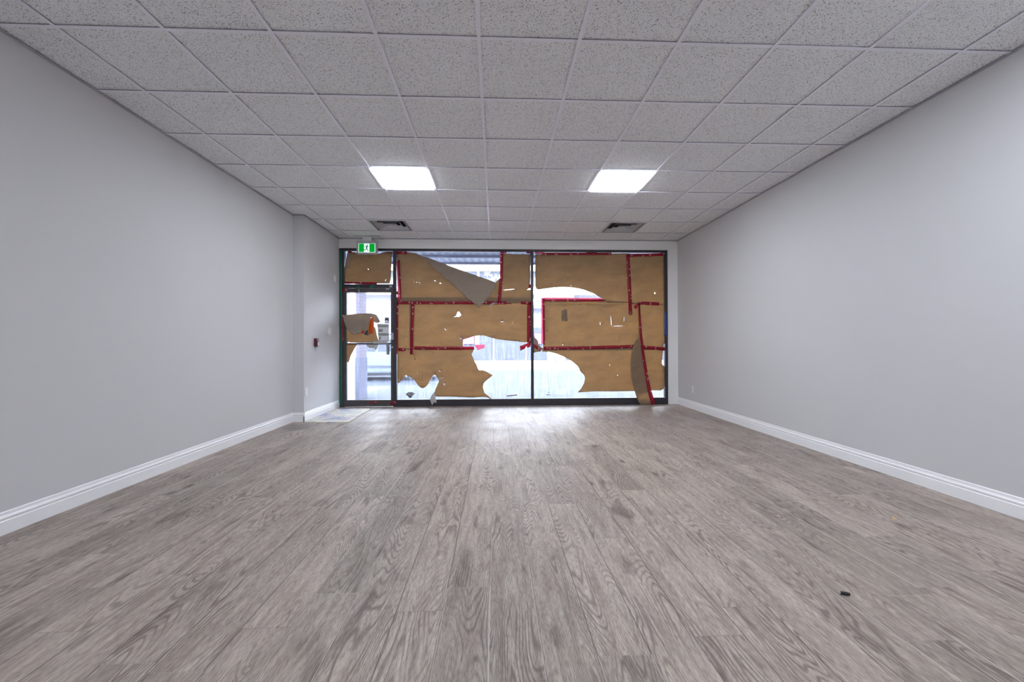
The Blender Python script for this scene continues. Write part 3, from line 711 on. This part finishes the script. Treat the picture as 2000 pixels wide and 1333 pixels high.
s = sheet('torn_paper_curl', [(955.5, 598.5), (957.5, 594.5), (962, 592), (968, 591.6), (972.5, 593), (967, 593.6), (961.5, 595.2), (959.5, 599.5), (957, 599.8)], M['kraft_l'], D['tt']+0.004, wave=0.001)
tag(s, 'small curled white paper tear just right of the folded corner tip', 'paper scrap')
s = sheet('glass_label', [(1096.5, 605.5), (1108, 605), (1108.3, 627.5), (1097, 628.5)], M['slate'], -0.0425, wave=0)
tag(s, 'upright label on the glass showing as a grey shadow through the brown paper', 'sticker')
# door papers
s = sheet('brown_paper', [(671.5, 622), (700, 622), (730, 622), (730.5, 639), (733, 640.5), (736, 654.5), (739.7, 666.8), (739, 669.6), (672.8, 669.8), (672, 645)], M['kraft'], D['f']+0.012, holes=[slit(676, 642, 677.8, 646.5, .9), diamond(681.5, 668.7, .9, 1.3)], wave=0.0015)
tag(s, 'brown paper sheet on the door glass above the push bar, under the folded flap', 'paper sheet', 'brown paper sheets masking the shop window')
s2 = sheet('folded_paper', [(668, 615.3), (675.7, 615.8), (689.7, 614.6), (706.3, 612.6), (722.8, 612.5), (730, 613.5), (735, 615.3), (739.3, 621.5), (743, 629), (737.6, 631.8), (730.2, 629.5), (729.6, 620.9), (725.5, 620.5), (722, 629), (719.9, 639.7), (718.8, 646.3), (713.7, 648.7), (710.8, 643.8), (704.6, 651.2), (699, 653), (693, 655), (687.3, 651.2), (679, 643.8), (674, 633), (670, 621.5)], M['kraft_b'], 0.0,
           bulge=lambda x, z: 0.018+0.012*math.sin(x*22)+0.02*max(0, min(1, (1.55-z)/0.3)), wave=0.004, step=0.03)
tag(s2, 'crumpled grey-brown paper folded over at the middle of the door glass', 'folded paper')
s = sheet('brown_paper', [(672.8, 672.8), (697.5, 672.8), (693.5, 679), (689.8, 685.9), (686.5, 692), (684, 698.2), (682.5, 704), (680.7, 708.1), (677, 707.4), (674.5, 709), (671, 707.7), (670.5, 703), (672.3, 685)], M['kraft'], D['t']+0.006, rag=0.001, wave=0.0012)
tag(s, 'tapering torn brown paper piece hanging below the push bar at the left of the door', 'paper scrap')
s = sheet('grey_paper_scrap', [(714.5, 673), (717, 676), (722, 680.5), (725.5, 680), (728, 679.7), (735, 683.8), (737, 679), (738.4, 675), (737.5, 673)], M['kraft_l'], D['t']+0.006, wave=0.001)
tag(s, 'small grey paper scrap stuck to the door glass just under the push bar', 'paper scrap')
s = sheet('orange_plastic_scrap', [(725.5, 620.5), (729.4, 618.6), (730, 627), (729.6, 640), (728.6, 652.2), (720.3, 652.9), (720.3, 641), (722, 630)], M['orange'], D['t']+0.012, wave=0.001)
tag(s, 'bright orange plastic strip showing below the folded paper on the door', 'plastic scrap')
s = sheet('orange_plastic_scrap', [(711, 643.5), (711.5, 652), (704.6, 651.6)], M['orange'], D['t']+0.012, wave=0.001)
tag(s, 'small orange triangle of plastic left of the blue scrap on the door', 'plastic scrap')
s = sheet('blue_plastic_scrap', [(718.6, 644.5), (719.9, 655.7), (711.2, 653.7), (714.5, 647)], M['bluefab'], D['t']+0.010, wave=0.001)
tag(s, 'dark blue scrap of plastic between the two orange pieces on the door', 'plastic scrap')

# ------------------------------------------------------------------ tapes
def tape(path, w, label, m='redtape', d='t', **kw):
    o = strip('tape_strip', path, w, M[m], D[d] if isinstance(d, str) else d, **kw)
    tag(o, label, 'tape', {'redtape': 'red printed tape on the shop window', 'pinktape': 'red printed tape on the shop window'}.get(m))
    return o
tape([(774.6, 494), (795, 494.3)], 5.5, 'short red tape strip at the top left corner of the middle pane')
tape([(777, 510), (779.5, 545), (780.5, 590)], 5.5, 'backlit pinkish tape strip down the upper left edge of the middle pane', 'pinktape', w_end=8)
tape([(779.6, 508), (781, 540), (783.5, 592)], 2.6, 'narrow dark red tape strip along the paper edge, upper left of the middle pane', d='tt')
tape([(770.5, 572.5), (783, 572)], 6, 'short bright red tape piece crossing the pink tape beside the door', 'redtape', 'tt')
tape([(775.8, 590), (775.3, 640), (774.8, 692)], 5.0, 'long red tape strip down the left edge of the middle pane, lower half')
tape([(776, 591.8), (850, 591.8), (989.5, 591.8)], 6.0, 'long red tape strip across the middle pane below the folded corner')
tape([(806.3, 595), (805, 640), (804, 692.5)], 6.6, 'upright red tape strip between the narrow and wide sheets of the middle pane', d='tt')
tape([(979.8, 496), (979.3, 540), (974.9, 591)], 6.2, 'tall red tape strip between the two upper sheets of the middle pane', d='tt')
tape([(977, 492.8), (989, 493)], 4.4, 'short bright red tape piece at the top of the tall upper strip', d=D['tt']+0.003)
tape([(1028, 492.6), (1037.5, 493)], 5.0, 'small red tape piece at the top right corner of the middle pane')
tape([(1035.4, 556), (1034.2, 563.5)], 4.6, 'tiny dark red tape piece on the right edge of the middle pane, upper half')
tape([(989.8, 593), (999, 593.2)], 1.6, 'thin scrap of red tape at the end of the long strip under the folded corner')
tape([(1017, 591.8), (1037.3, 592.6)], 5.2, 'short red tape piece at the right end of the middle pane seam')
tape([(1033.2, 595), (1033.2, 630), (1033, 668.5)], 7.2, 'upright red tape strip down the right side of the middle pane', d='tt')
tape([(809, 679.8), (860, 680.6), (926, 680.3)], 6.2, 'long red tape strip along the lower seam of the middle pane')
tape([(778, 683.3), (791, 683.3)], 6.2, 'short red tape piece at the left end of the lower seam, middle pane', jag=1.5)
s = sheet('tape_strip', [(927.5, 673.2), (948, 673.4), (946, 678), (945.8, 680.3), (940, 681.5), (933, 684.8), (930.5, 680), (928, 677)], M['pinktape'], D['t'] + 0.004, wave=0.001)
tag(s, 'torn pink tape end curling off the paper in the gap of the middle pane', 'tape', 'red printed tape on the shop window')
s = sheet('tape_strip', [(1015.5, 676.2), (1021, 674.8), (1027, 672), (1037, 668), (1036.5, 677), (1031, 680), (1027.5, 676.6), (1025.5, 681), (1017, 685.5), (1015.8, 682)], M['redtape'], D['t'], rag=0.003, wave=0.0012)
tag(s, 'crumpled red tape end left of the mullion above the torn gap', 'tape', 'red printed tape on the shop window')
s = sheet('crumpled_paper_scrap', [(1042.5, 656), (1044.5, 660), (1049, 664), (1051.5, 669), (1051, 674), (1056, 677), (1059.5, 681), (1056, 687), (1047, 688.3), (1042.5, 689.5)], M['kraft_b'], D['t'], wave=0.004, rag=0.002)
tag(s, 'crumpled brown paper scrap right of the mullion beside the red tape', 'paper scrap')
sheet('tape_fragment', [(1042.5, 671), (1047, 674), (1053, 678), (1057, 683), (1053.5, 685.5), (1046.5, 681), (1042.5, 679)], M['redtape'], D['t']+0.012, wave=0.0012, parent=s)
tape([(1044.5, 494.3), (1061, 494.5)], 3.6, 'backlit pink tape piece at the top left of the right-hand pane', 'pinktape')
tape([(1058, 496.2), (1110, 496.2), (1194, 496.2)], 4.6, 'long red tape strip along the top of the right-hand pane')
tape([(1145, 493.6), (1166, 493.6)], 3.0, 'short bright red tape piece above the long top strip, right-hand pane', 'redtape', 'tt')
tape([(1223, 499.5), (1240, 499)], 6.0, 'short red tape piece at the top of the upright strip, right-hand pane')
tape([(1239, 498.8), (1265, 498.5), (1295, 497)], 5.6, 'red tape strip at the top right corner of the right-hand pane', d='tt')
tape([(1226.3, 500), (1229, 555), (1231.5, 614.5)], 7.0, 'tall red tape strip between the upper sheets of the right-hand pane', d='tt', jag=1.5)
tape([(1061.5, 583), (1062.2, 630), (1062.7, 673)], 4.2, 'upright red tape strip down the left edge of the middle sheet, right-hand pane')
tape([(1058.6, 582), (1058.8, 672)], 3.0, 'backlit pink tape edge beside the upright strip, right of the mullion', 'pinktape')
tape([(1060, 586.8), (1120, 587), (1180, 587.2)], 4.2, 'red tape strip along the top of the middle sheet, right-hand pane')
tape([(1062, 583), (1120, 583.6), (1176, 584.2)], 3.2, 'backlit pink tape edge under the arched gap of the right-hand pane', 'pinktape', 't')
tape([(1062, 680.8), (1150, 679.6), (1238, 677.2)], 6.2, 'long red tape strip along the lower seam of the right-hand pane')
tape([(1257, 678.8), (1280, 680.4), (1299.3, 682.2)], 6.4, 'red tape strip right of the hanging sheet, lower seam of the right-hand pane')
tape([(1249, 592.2), (1287.5, 594)], 6.4, 'short level red tape strip beside the top of the hanging sheet')
tape([(1238.8, 601.5), (1244, 598.5), (1248.8, 592.5)], 6.4, 'bent red tape piece left of the hanging tape')
s = strip('tape_strip', [(1247.5, 596), (1248.5, 620), (1251, 655), (1255, 690), (1261, 735), (1266, 762), (1273, 789.3)], 3.4, M['redtape'], -0.002, w_end=8.0, curve=lambda x, z: hang(x, z)+0.006)
tag(s, 'long slanting red tape along the edge of the hanging paper down to the floor', 'tape', 'red printed tape on the shop window')
tape([(668, 552.4), (736, 554)], 4.0, 'red tape strip along the bottom of the pane above the door', d=D['tt']+0.002)
tape([(754.5, 494.2), (767, 494.6)], 5.2, 'short red tape piece at the top right of the pane above the door')
tape([(681, 490.6), (691.5, 495.5)], 3.6, 'short red tape piece by the curled corner above the door', d=0.004)
tape([(668.8, 622), (669.3, 645), (668.8, 667)], 4.2, 'upright red tape strip on the left door stile beside the folded paper', d=0.002)
tape([(667.5, 566.5), (679.5, 567.6)], 4.0, 'short red tape piece at the top left corner of the door', d=0.002)
s = sheet('tape_strip', [(719, 787), (724, 785.2), (733, 785), (743, 786.4), (733, 788), (722, 788.4)], M['redtape'], 0.001, rag=0.001)
tag(s, 'torn red tape scrap on the bottom rail of the door', 'tape', 'red printed tape on the shop window')
s = sheet('tape_strip', [(762, 787.5), (764, 785.3), (768, 784.6), (775.5, 785), (775.5, 787.2), (769.5, 788), (768, 791), (762.5, 791.5)], M['redtape'], 0.001, rag=0.001)
tag(s, 'torn red tape scrap at the foot of the post between door and window', 'tape', 'red printed tape on the shop window')
# coloured tapes
tape([(1300.7, 611), (1300.5, 656)], 5.8, 'bright blue tape strip on the right edge of the window frame', 'bluetape', d=0.004)
tape([(665.3, 491), (665.6, 560), (666.2, 640)], 3.2, 'upper length of green tape down the left side of the door frame', 'greentape', d=0.002)
tape([(666.3, 640.5), (666.2, 700), (665.6, 793.5)], 3.4, 'lower length of green tape down the left side of the door frame', 'greentape', d=0.002)
s = sheet('tape_scrap', [(696.5, 558), (701, 557.6), (702.5, 561), (701.8, 564.5), (699.8, 565.5), (697.5, 562)], M['greentape'], 0.002)
tag(s, 'small green tape scrap on the bar above the door, with a frayed tail', 'tape')
sheet('frayed_tail', [(700, 565), (702, 566), (701.8, 570), (700.5, 573.5), (697.5, 572.8), (700.3, 570.5)], M['kraft_l'], 0.003, parent=s)
s = sheet('tape_scrap', [(722, 561), (725, 557.2), (730, 557), (730.3, 560), (727, 562.5), (723.5, 563)], M['greentape'], 0.002)
tag(s, 'leaf-shaped green tape scrap at the middle of the bar above the door', 'tape')
tape([(1072, 594.5), (1107, 595)], 2.2, 'beige masking tape strip, left part of the dashed row on the right-hand pane', 'masking')
tape([(1111, 594.6), (1136, 594.8)], 1.8, 'beige masking tape scrap, middle of the dashed row on the right-hand pane', 'masking')
tape([(1146, 594.2), (1180, 594.4), (1219, 593.8)], 2.0, 'beige masking tape strip, right part of the dashed row on the right-hand pane', 'masking')
tape([(1071.2, 590), (1070.8, 616)], 1.3, 'thin upright beige masking tape at the left of the dashed row', 'masking')
tape([(1070.3, 622), (1068, 647)], 4.0, 'wider torn beige masking tape beside the upright red strip', 'masking', jag=1)
tape([(811.2, 688), (811, 704)], 2.6, 'faint beige tape mark under the lower end of the red strip, middle pane', 'masking')

# stickers and notices
s = sheet('diamond_decal', [(792.3, 770.8), (796.5, 767.2), (805.5, 766.6), (809.9, 769.6), (801.5, 778.3)], M['slate'], D['b'], thick=0.0004, wave=0)
tag(s, 'dark diamond-shaped glass decal in the lower left corner of the middle pane', 'sticker')
for (tx, px, py, sz) in (('Diamond', 801, 769.6, 0.052), ('Glass', 801.2, 772.9, 0.045)):
    p = at_y(px, py, WY-D['b']-0.003)
    text_mesh('lettering', tx, sz, M['white'], p, (math.pi/2, 0, 0), s, 0.0003)
s = strip('glass_label', [(989.5, 774), (1000, 773.3), (1010.5, 772)], 1.8, M['greyp'], D['b'])
tag(s, 'thin grey and red label stuck low on the middle pane near the mullion', 'sticker')
strip('red_edge', [(989.6, 773.3), (1000, 772.6), (1010.5, 771.2)], 0.5, M['redtape'], D['b']+0.002, parent=s)
s = sheet('glass_label', [(1065.5, 771.5), (1068, 770.6), (1074, 771.3), (1076.5, 771.2), (1074, 772.2), (1068, 772.3)], M['redpl'], D['b'])
tag(s, 'tiny dark red label low on the right-hand pane near the mullion', 'sticker')
sheet('label_mark', [(1071, 767.2), (1072.4, 766), (1073, 768.3), (1071.8, 768.6)], M['inkdark'], D['b'], parent=s)
s = sheet('black_label', [(754.8, 673.6), (760.7, 673.6), (760.5, 693), (754.9, 693)], M['inkdark'], -0.026, thick=0.0004, wave=0)
tag(s, 'narrow black vertical label with white letters on the door glass beside the lock', 'sticker')
p = at_y(757.7, 683.2, WY+0.023)
text_mesh('lettering', 'Access', 0.058, M['white'], p, (math.pi/2, math.pi/2, 0), s, 0.0004)
s = sheet('notice_sticker', [(751.3, 620.2), (760, 620.2), (760, 632.2), (751.3, 632.2)], M['greyp'], -0.026, wave=0)
tag(s, 'small grey square notice with a dark arch and white circle, high on the door glass', 'sticker')
c = at_y(755.5, 627, WY+0.024)
bm = bmesh.new(); bx(bm, c.x-0.028, c.x+0.028, c.y-0.0008, c.y, c.z-0.008, c.z+0.040)
keep_parent(from_bm('dark_arch', bm, M['inkdark']), s); s.children[-1].matrix_parent_inverse = Matrix.Translation(-Vector(s.location))
bm = bmesh.new(); cyl(bm, (c.x, c.z-0.012), 'y', 0.024, c.y-0.002, c.y-0.0009, 24)
o = from_bm('white_disc', bm, M['white']); o.parent = s; o.matrix_parent_inverse = Matrix.Translation(-Vector(s.location))
s = sheet('hours_sticker', [(736.8, 633), (759.8, 633), (759.8, 667), (740, 667), (738, 650)], M['white'], -0.024, wave=0)
tag(s, 'pale notice with two grey-green bars on the door glass, under the arch sticker', 'sticker')
for nm, a in (('printed_bar', (738, 634.3, 758.8, 639.6)), ('printed_bar', (738.4, 651, 758.8, 656)), ('printed_mark', (740, 643, 747.5, 648.8)), ('printed_mark', (740.5, 657.5, 744, 664))):
    o = sheet(nm, [(a[0], a[1]), (a[2], a[1]), (a[2], a[3]), (a[0], a[3])], M['sagegrey'], -0.0225, wave=0, parent=s)

# ================================================================== WALL FITTINGS
def wall_plate(name, pxc, pyc, Xw, side, w, h, t, m, label, cat, bevel=0.004):
    """plate on a side wall; side=+1 faces +x"""
    c = at_x(pxc, pyc, Xw)
    e = empty(name, c, label, cat)
    bm = bmesh.new(); a, b = (Xw+0.0005, Xw+t) if side > 0 else (Xw-t, Xw-0.0005)
    bx(bm, a, b, c.y-w/2, c.y+w/2, c.z-h/2, c.z+h/2, min(bevel, t/3))
    keep_parent(from_bm('cover_plate', bm, m), e)
    return e, c
e, c = wall_plate('fire_alarm_pull', 615, 669.5, XCOL, 1, 0.085, 0.125, 0.045, M['redpl'], 'dark red fire alarm pull station on the left wall near the door', 'fire alarm', 0.006)
keep_parent(box('pull_lever', XCOL+0.045, XCOL+0.056, c.y-0.018, c.y+0.018, c.z-0.05, c.z+0.012, M['white'], None, 0.002), e)
keep_parent(box('lettered_band', XCOL+0.045, XCOL+0.047, c.y-0.028, c.y+0.028, c.z+0.03, c.z+0.048, M['greyp']), e)
e, c = wall_plate('light_switch', 642.8, 648, XCOL, 1, 0.165, 0.125, 0.007, M['white'], 'white triple light switch plate on the left wall beside the door frame', 'light switch')
for k in (-1, 0, 1):
    keep_parent(box('switch_rocker', XCOL+0.0072, XCOL+0.012, c.y+k*0.046-0.017, c.y+k*0.046+0.017, c.z-0.033, c.z+0.033, M['trim'], None, 0.0015), e)
def outlet(pxc, pyc, Xw, side, label):
    e, c = wall_plate('wall_outlet', pxc, pyc, Xw, side, 0.075, 0.12, 0.007, M['white'], label, 'power outlet')
    e['group'] = 'white wall outlets'
    for k in (-1, 1):
        a, b = (Xw+0.0072, Xw+0.010) if side > 0 else (Xw-0.010, Xw-0.0072)
        o = keep_parent(box('socket_face', a, b, c.y-0.017, c.y+0.017, c.z+k*0.026-0.014, c.z+k*0.026+0.014, M['trim'], None, 0.001), e)
        for q in (-1, 1):
            a2, b2 = (Xw+0.0101, Xw+0.0106) if side > 0 else (Xw-0.0106, Xw-0.0101)
            s_ = box('slot', a2, b2, c.y+q*0.006-0.0012, c.y+q*0.006+0.0012, c.z+k*0.026-0.004, c.z+k*0.026+0.006, M['duct'])
            s_.parent = o; s_.matrix_parent_inverse = e.matrix_world.inverted() if False else Matrix.Translation(-Vector(e.location)) @ Matrix.Identity(4) if False else Matrix.Identity(4)
            s_.matrix_parent_inverse = Matrix.Identity(4)
    return e
outlet(597.8, 765.5, XCOL, 1, 'white wall outlet low on the left wall by the corner')
outlet(1353.8, 761, WALL_R, -1, 'white wall outlet low on the right wall near the window')
# loose torn paint / plaster patch with a clip high by the door
c = at_x(653.8, 544, XCOL)
bm = bmesh.new(); prism(bm, [(c.y-0.05, c.z-0.02), (c.y-0.03, c.z+0.06), (c.y+0.03, c.z+0.05), (c.y+0.05, c.z-0.01), (c.y+0.02, c.z-0.06), (c.y-0.02, c.z-0.05)], 'x', XCOL+0.0005, XCOL+0.004)
o = from_bm('torn_paper_patch', bm, M['trim'], loc=c); tag(o, 'small torn white patch high on the left wall beside the door frame', 'paper scrap')

# ------------------------------------------------------------------ exit sign
YS = WY-0.16
a = at_y(696.2, 470.8, YS); b = at_y(736.6, 496.8, YS)
cx, cz = (a.x+b.x)/2, (a.z+b.z)/2; w, h = b.x-a.x, a.z-b.z
e = empty('exit_sign', (cx, YS, cz), 'lit green and white running man exit sign hanging above the door', 'exit sign')
keep_parent(box('housing', cx-w/2, cx+w/2, YS, YS+0.05, cz-h/2, cz+h/2, M['greyp'], None, 0.006), e)
pw, ph = w*0.405, h*0.335
pz = cz-h*0.035
fc = keep_parent(box('lit_face', cx-pw, cx+pw, YS-0.003, YS-0.0005, pz-ph, pz+ph, M['signwhite']), e)
for (x0, x1) in ((-0.95, -0.32), (0.32, 0.95)):
    o = keep_parent(box('green_field', cx+pw*x0, cx+pw*x1, YS-0.005, YS-0.0032, pz-ph*0.93, pz+ph*0.96, M['signgreen']), e)
bm = bmesh.new(); u = ph*0.95
def stroke(pts, wd):
    for i in range(len(pts)-1):
        p, q = Vector(pts[i]), Vector(pts[i+1]); d = (q-p).normalized(); n_ = Vector((-d.y, d.x))*wd/2; p2 = p-d*wd*0.3; q2 = q+d*wd*0.3
        prism(bm, [(cx+t.x*u, pz+t.y*u) for t in (p2+n_, q2+n_, q2-n_, p2-n_)], 'y', YS-0.0065-random.random()*0.0003, YS-0.0045)
cyl(bm, (cx+0.18*u, pz+0.74*u), 'y', 0.12*u, YS-0.0065, YS-0.0045, 20)
stroke([(0.08, 0.48), (-0.02, 0.02)], 0.30)
stroke([(0.08, 0.52), (-0.22, 0.52), (-0.42, 0.26)], 0.10)
stroke([(0.10, 0.50), (0.28, 0.34), (0.52, 0.36)], 0.10)
stroke([(-0.02, 0.0), (0.16, -0.32), (0.32, -0.74)], 0.14)
stroke([(-0.05, 0.0), (-0.14, -0.42), (-0.58, -0.44)], 0.14)
keep_parent(from_bm('running_figure', bm, M['man']), e)
keep_parent(box('mounting_canopy', cx-w*0.22, cx+w*0.22, YS+0.008, YS+0.042, cz+h/2+0.001, CEIL_H-0.002, M['white'], None, 0.003), e)
keep_parent(box('ceiling_plate', cx-w*0.62, cx+w*0.62, YS-0.02, YS+0.07, CEIL_H-0.014, CEIL_H-0.002, M['white'], None, 0.004), e)

# ================================================================== THINGS ON THE FLOOR
# stained cardboard sheet by the door
pts = [(592.5, 825.5), (600, 822.7), (622, 813.6), (644, 804.2), (655.5, 799.4), (690, 798.8), (726, 798.9), (712, 806.5), (696, 816), (680.5, 825.3), (650, 826), (620, 825.8)]
P = [at_z(a, b, 0.004) for a, b in pts]
for p in P: p.x = max(p.x, XCOL+0.022)
bm = bmesh.new()
top = [bm.verts.new((p.x, p.y, 0.0065+random.uniform(0, 0.004))) for p in P]; bot = [bm.verts.new((p.x, p.y, 0.001)) for p in P]
c = sum((Vector((p.x, p.y, 0)) for p in P), Vector())/len(P)
bm.faces.new(top); bm.faces.new(bot[::-1])
for i in range(len(P)): bm.faces.new((top[i], bot[i], bot[(i+1) % len(P)], top[(i+1) % len(P)]))
o = from_bm('cardboard_sheet', bm, M['card'], loc=(c.x, c.y, 0.0)); tag(o, 'stained flattened cardboard sheet lying on the floor in front of the door', 'cardboard')
# small black battery-like cylinder
c = at_z(1650, 1163, 0.0)
e = empty('black_plug', (c.x, c.y, 0), 'small black plastic cap lying alone on the floor, lower right', 'plastic cap')
bm = bmesh.new(); cyl(bm, (0, 0.0075), 'x', 0.0072, -0.017, 0.010, 20); cyl(bm, (0, 0.0075), 'x', 0.0060, 0.010, 0.018, 20)
o = from_bm('cap_body', bm, M['black'], e); 
bm = bmesh.new(); cyl(bm, (0, 0.0075), 'x', 0.0066, -0.0185, -0.0172, 20)
from_bm('cap_end', bm, M['greyp'], e)
e.rotation_euler = (0, 0, math.radians(-22))
c = at_z(1747, 1016, 0.0)
bm = bmesh.new()
prism(bm, [(-0.018, 0.0), (-0.004, 0.006), (0.006, 0.014), (0.012, 0.004), (0.02, 0.001), (0.006, -0.006), (-0.003, -0.003)], 'z', 0.001, 0.007)
prism(bm, [(-0.004, 0.012), (0.004, 0.02), (0.008, 0.01), (0.002, 0.004)], 'z', 0.003, 0.014)
o = from_bm('wood_chip', bm, M['wood']); o.location = (c.x, c.y, 0); tag(o, 'tiny pale splintered wood chip on the floor near the right wall', 'wood chip')

# ================================================================== OUTSIDE
struct(box('ground_sidewalk', -14, 14, WY+0.2, 11.0, -0.16, -0.02, M['pave']))
struct(box('ground_road', -40, 40, 11.0, 18.2, -0.30, -0.10, M['asphalt']))
struct(box('ground_far_lot', -40, 40, 18.2, 34.0, -0.28, -0.06, M['concrete']))
struct(box('upper_wall_sun_blocker', -12, 12, WY, WY+0.2, CEIL_H+0.31, 9.2, M['brick']))  # unseen upper wall, added and sized so its shadow reaches across the road
# canopy over the shop front
e = empty('entrance_canopy', (0, 8.0, 2.9), 'pale corrugated canopy soffit outside above the shop window', 'canopy')
keep_parent(box('soffit', -9, 9, WY+0.2, 8.9, 2.88, 2.94, M['soffit']), e)
keep_parent(box('fascia', -9, 9, 8.9, 8.96, 2.84, 3.1, M['lilac']), e)
keep_parent(box('soffit_beam', -9, 9, 8.15, 8.20, 2.83, 2.88, M['lilac']), e)
# brick pillar outside the door
PY = 8.30
px_r = at_y(702, 650, PY).x
e = empty('brick_pillar', (px_r-0.3, PY+0.2, -0.02), 'lilac brick pillar on a grey plastered base outside the door', 'pillar')
keep_parent(box('brick_shaft', px_r-0.50, px_r, PY, PY+0.45, 0.82, 2.875, M['brick']), e)
keep_parent(box('plaster_base', px_r-0.54, px_r+0.008, PY-0.03, PY+0.48, -0.02, 0.82, M['plaster']), e)
bm = bmesh.new()
prism(bm, [(px_r-0.16, 1.25), (px_r-0.15, 1.7), (px_r-0.17, 2.05), (px_r-0.19, 2.2), (px_r-0.17, 2.5), (px_r-0.07, 2.5), (px_r-0.08, 2.1), (px_r-0.13, 1.9), (px_r-0.12, 1.25)], 'y', PY-0.006, PY-0.001)
keep_parent(from_bm('peeled_patch', bm, M['cream']), e)
# building across the road
BY = 27.0
def bxp(px, Y=BY): return at_y(px, 640, Y).x
def bzp(py, px=1000, Y=BY): return at_y(px, py, Y).z
e = empty('shop_building', (0, BY, 0), 'pale shop building across the road seen through the gaps in the paper', 'building')
zs = bzp(700)
keep_parent(box('facade', -30, 30, BY+0.2, BY+6, -0.06, 7.2, M['lilac']), e)
keep_parent(box('roof_fascia', -30, 30, BY-0.6, BY+0.2, bzp(531), bzp(514), M['cream']), e)
keep_parent(box('sign_board', -30, 30, BY-0.1, BY+0.19, bzp(560), bzp(532), M['signgrey']), e)
keep_parent(box('white_band', -30, 30, BY-0.25, BY+0.19, bzp(576), bzp(562), M['cream']), e)
keep_parent(box('lower_sign_board', bxp(1030), bxp(1120), BY-0.2, BY+0.19, bzp(603), bzp(577), M['lilac']), e)
for k in range(9):
    xa = bxp(900)+k*2.2
    keep_parent(box('shutter', xa, xa+2.05, BY, BY+0.19, -0.05, bzp(640), M['greywall']), e)
for tx, px, py, sz in (('L*w', 955, 541, 1.0), ('BC', 1046, 591, 0.62)):
    text_mesh('sign_lettering', tx, sz*1.0, M['white'], at_y(px, py, BY-0.32), (math.pi/2, 0, 0), e, 0.03)
keep_parent(box('white_banner', bxp(928), bxp(936), BY-0.12, BY-0.04, bzp(674), bzp(650), M['cream']), e)
text_mesh('banner_lettering', 'MILIN', 0.26, M['inkdark'], at_y(932, 663, BY-0.14), (math.pi/2, math.pi/2, 0), e, 0.01)
keep_parent(box('pink_poster', bxp(905), bxp(926), BY-0.12, BY-0.04, bzp(672), bzp(652), M['pinkp']), e)
keep_parent(box('window_poster', bxp(1044), bxp(1058), BY-0.12, BY-0.04, bzp(672), bzp(652), M['pinkp']), e)
e = empty('white_sign_post', (at_y(1077, 700, 24.5).x, 24.5, -0.06), 'white sign board standing across the road, seen above the rounded gap', 'sign')
c = e.location
keep_parent(box('sign_panel', c.x-0.3, c.x+0.75, c.y-0.5, c.y-0.42, 0.1, 1.0, M['cream']), e)
keep_parent(box('sign_leg', c.x+0.15, c.x+0.22, c.y-0.5, c.y-0.43, -0.06, 0.1, M['greywall']), e)

# parked white car
def car(loc):
    e = empty('parked_car', loc, 'white car parked outside, seen through the lower glass of the door', 'car')
    bm = bmesh.new()
    side = [(-2.15, 0.30), (-2.2, 0.62), (-2.05, 0.80), (-1.25, 0.92), (-0.55, 1.38), (0.75, 1.42), (1.45, 1.02), (2.08, 0.92), (2.18, 0.60), (2.12, 0.28), (1.68, 0.26), (1.6, 0.50), (1.35, 0.62), (1.08, 0.50), (1.0, 0.26), (-0.95, 0.24), (-1.03, 0.50), (-1.3, 0.62), (-1.56, 0.50), (-1.64, 0.27)]
    prism(bm, side, 'y', -0.86, 0.86)
    bmesh.ops.bevel(bm, geom=[ed for ed in bm.edges if abs(ed.verts[0].co.y-ed.verts[1].co.y) < 1e-4], offset=0.04, segments=2, affect='EDGES')
    o = from_bm('body', bm, M['carpaint'], e)
    for xs in ([(-1.05, 0.95), (-0.50, 1.30), (0.06, 1.33), (0.06, 0.95)], [(0.14, 0.95), (0.14, 1.33), (0.72, 1.34), (1.25, 1.0), (1.1, 0.95)]):
        bm = bmesh.new(); prism(bm, xs, 'y', -0.875, -0.862); from_bm('side_window', bm, M['carglass'], e)
    for wx in (-1.30, 1.34):
        for wy in (-0.80, 0.62):
            bm = bmesh.new(); cyl(bm, (wx, 0.31), 'y', 0.31, wy-0.02, wy+0.19, 28); w_ = from_bm('wheel', bm, M['tyre'], e)
            bm = bmesh.new(); cyl(bm, (wx, 0.31), 'y', 0.19, wy-0.03, wy-0.021, 20); from_bm('hub_cap', bm, M['alu'], w_)
    bm = bmesh.new(); bx(bm, -0.9, 0.95, -0.875, -0.862, 0.42, 0.50); from_bm('side_moulding', bm, M['signgrey'], e)
    bm = bmesh.new(); bx(bm, -0.85, 0.95, -0.80, 0.80, 0.16, 0.27); from_bm('underbody', bm, M['duct'], e)
    return e
car((-3.95, 14.2, -0.10))
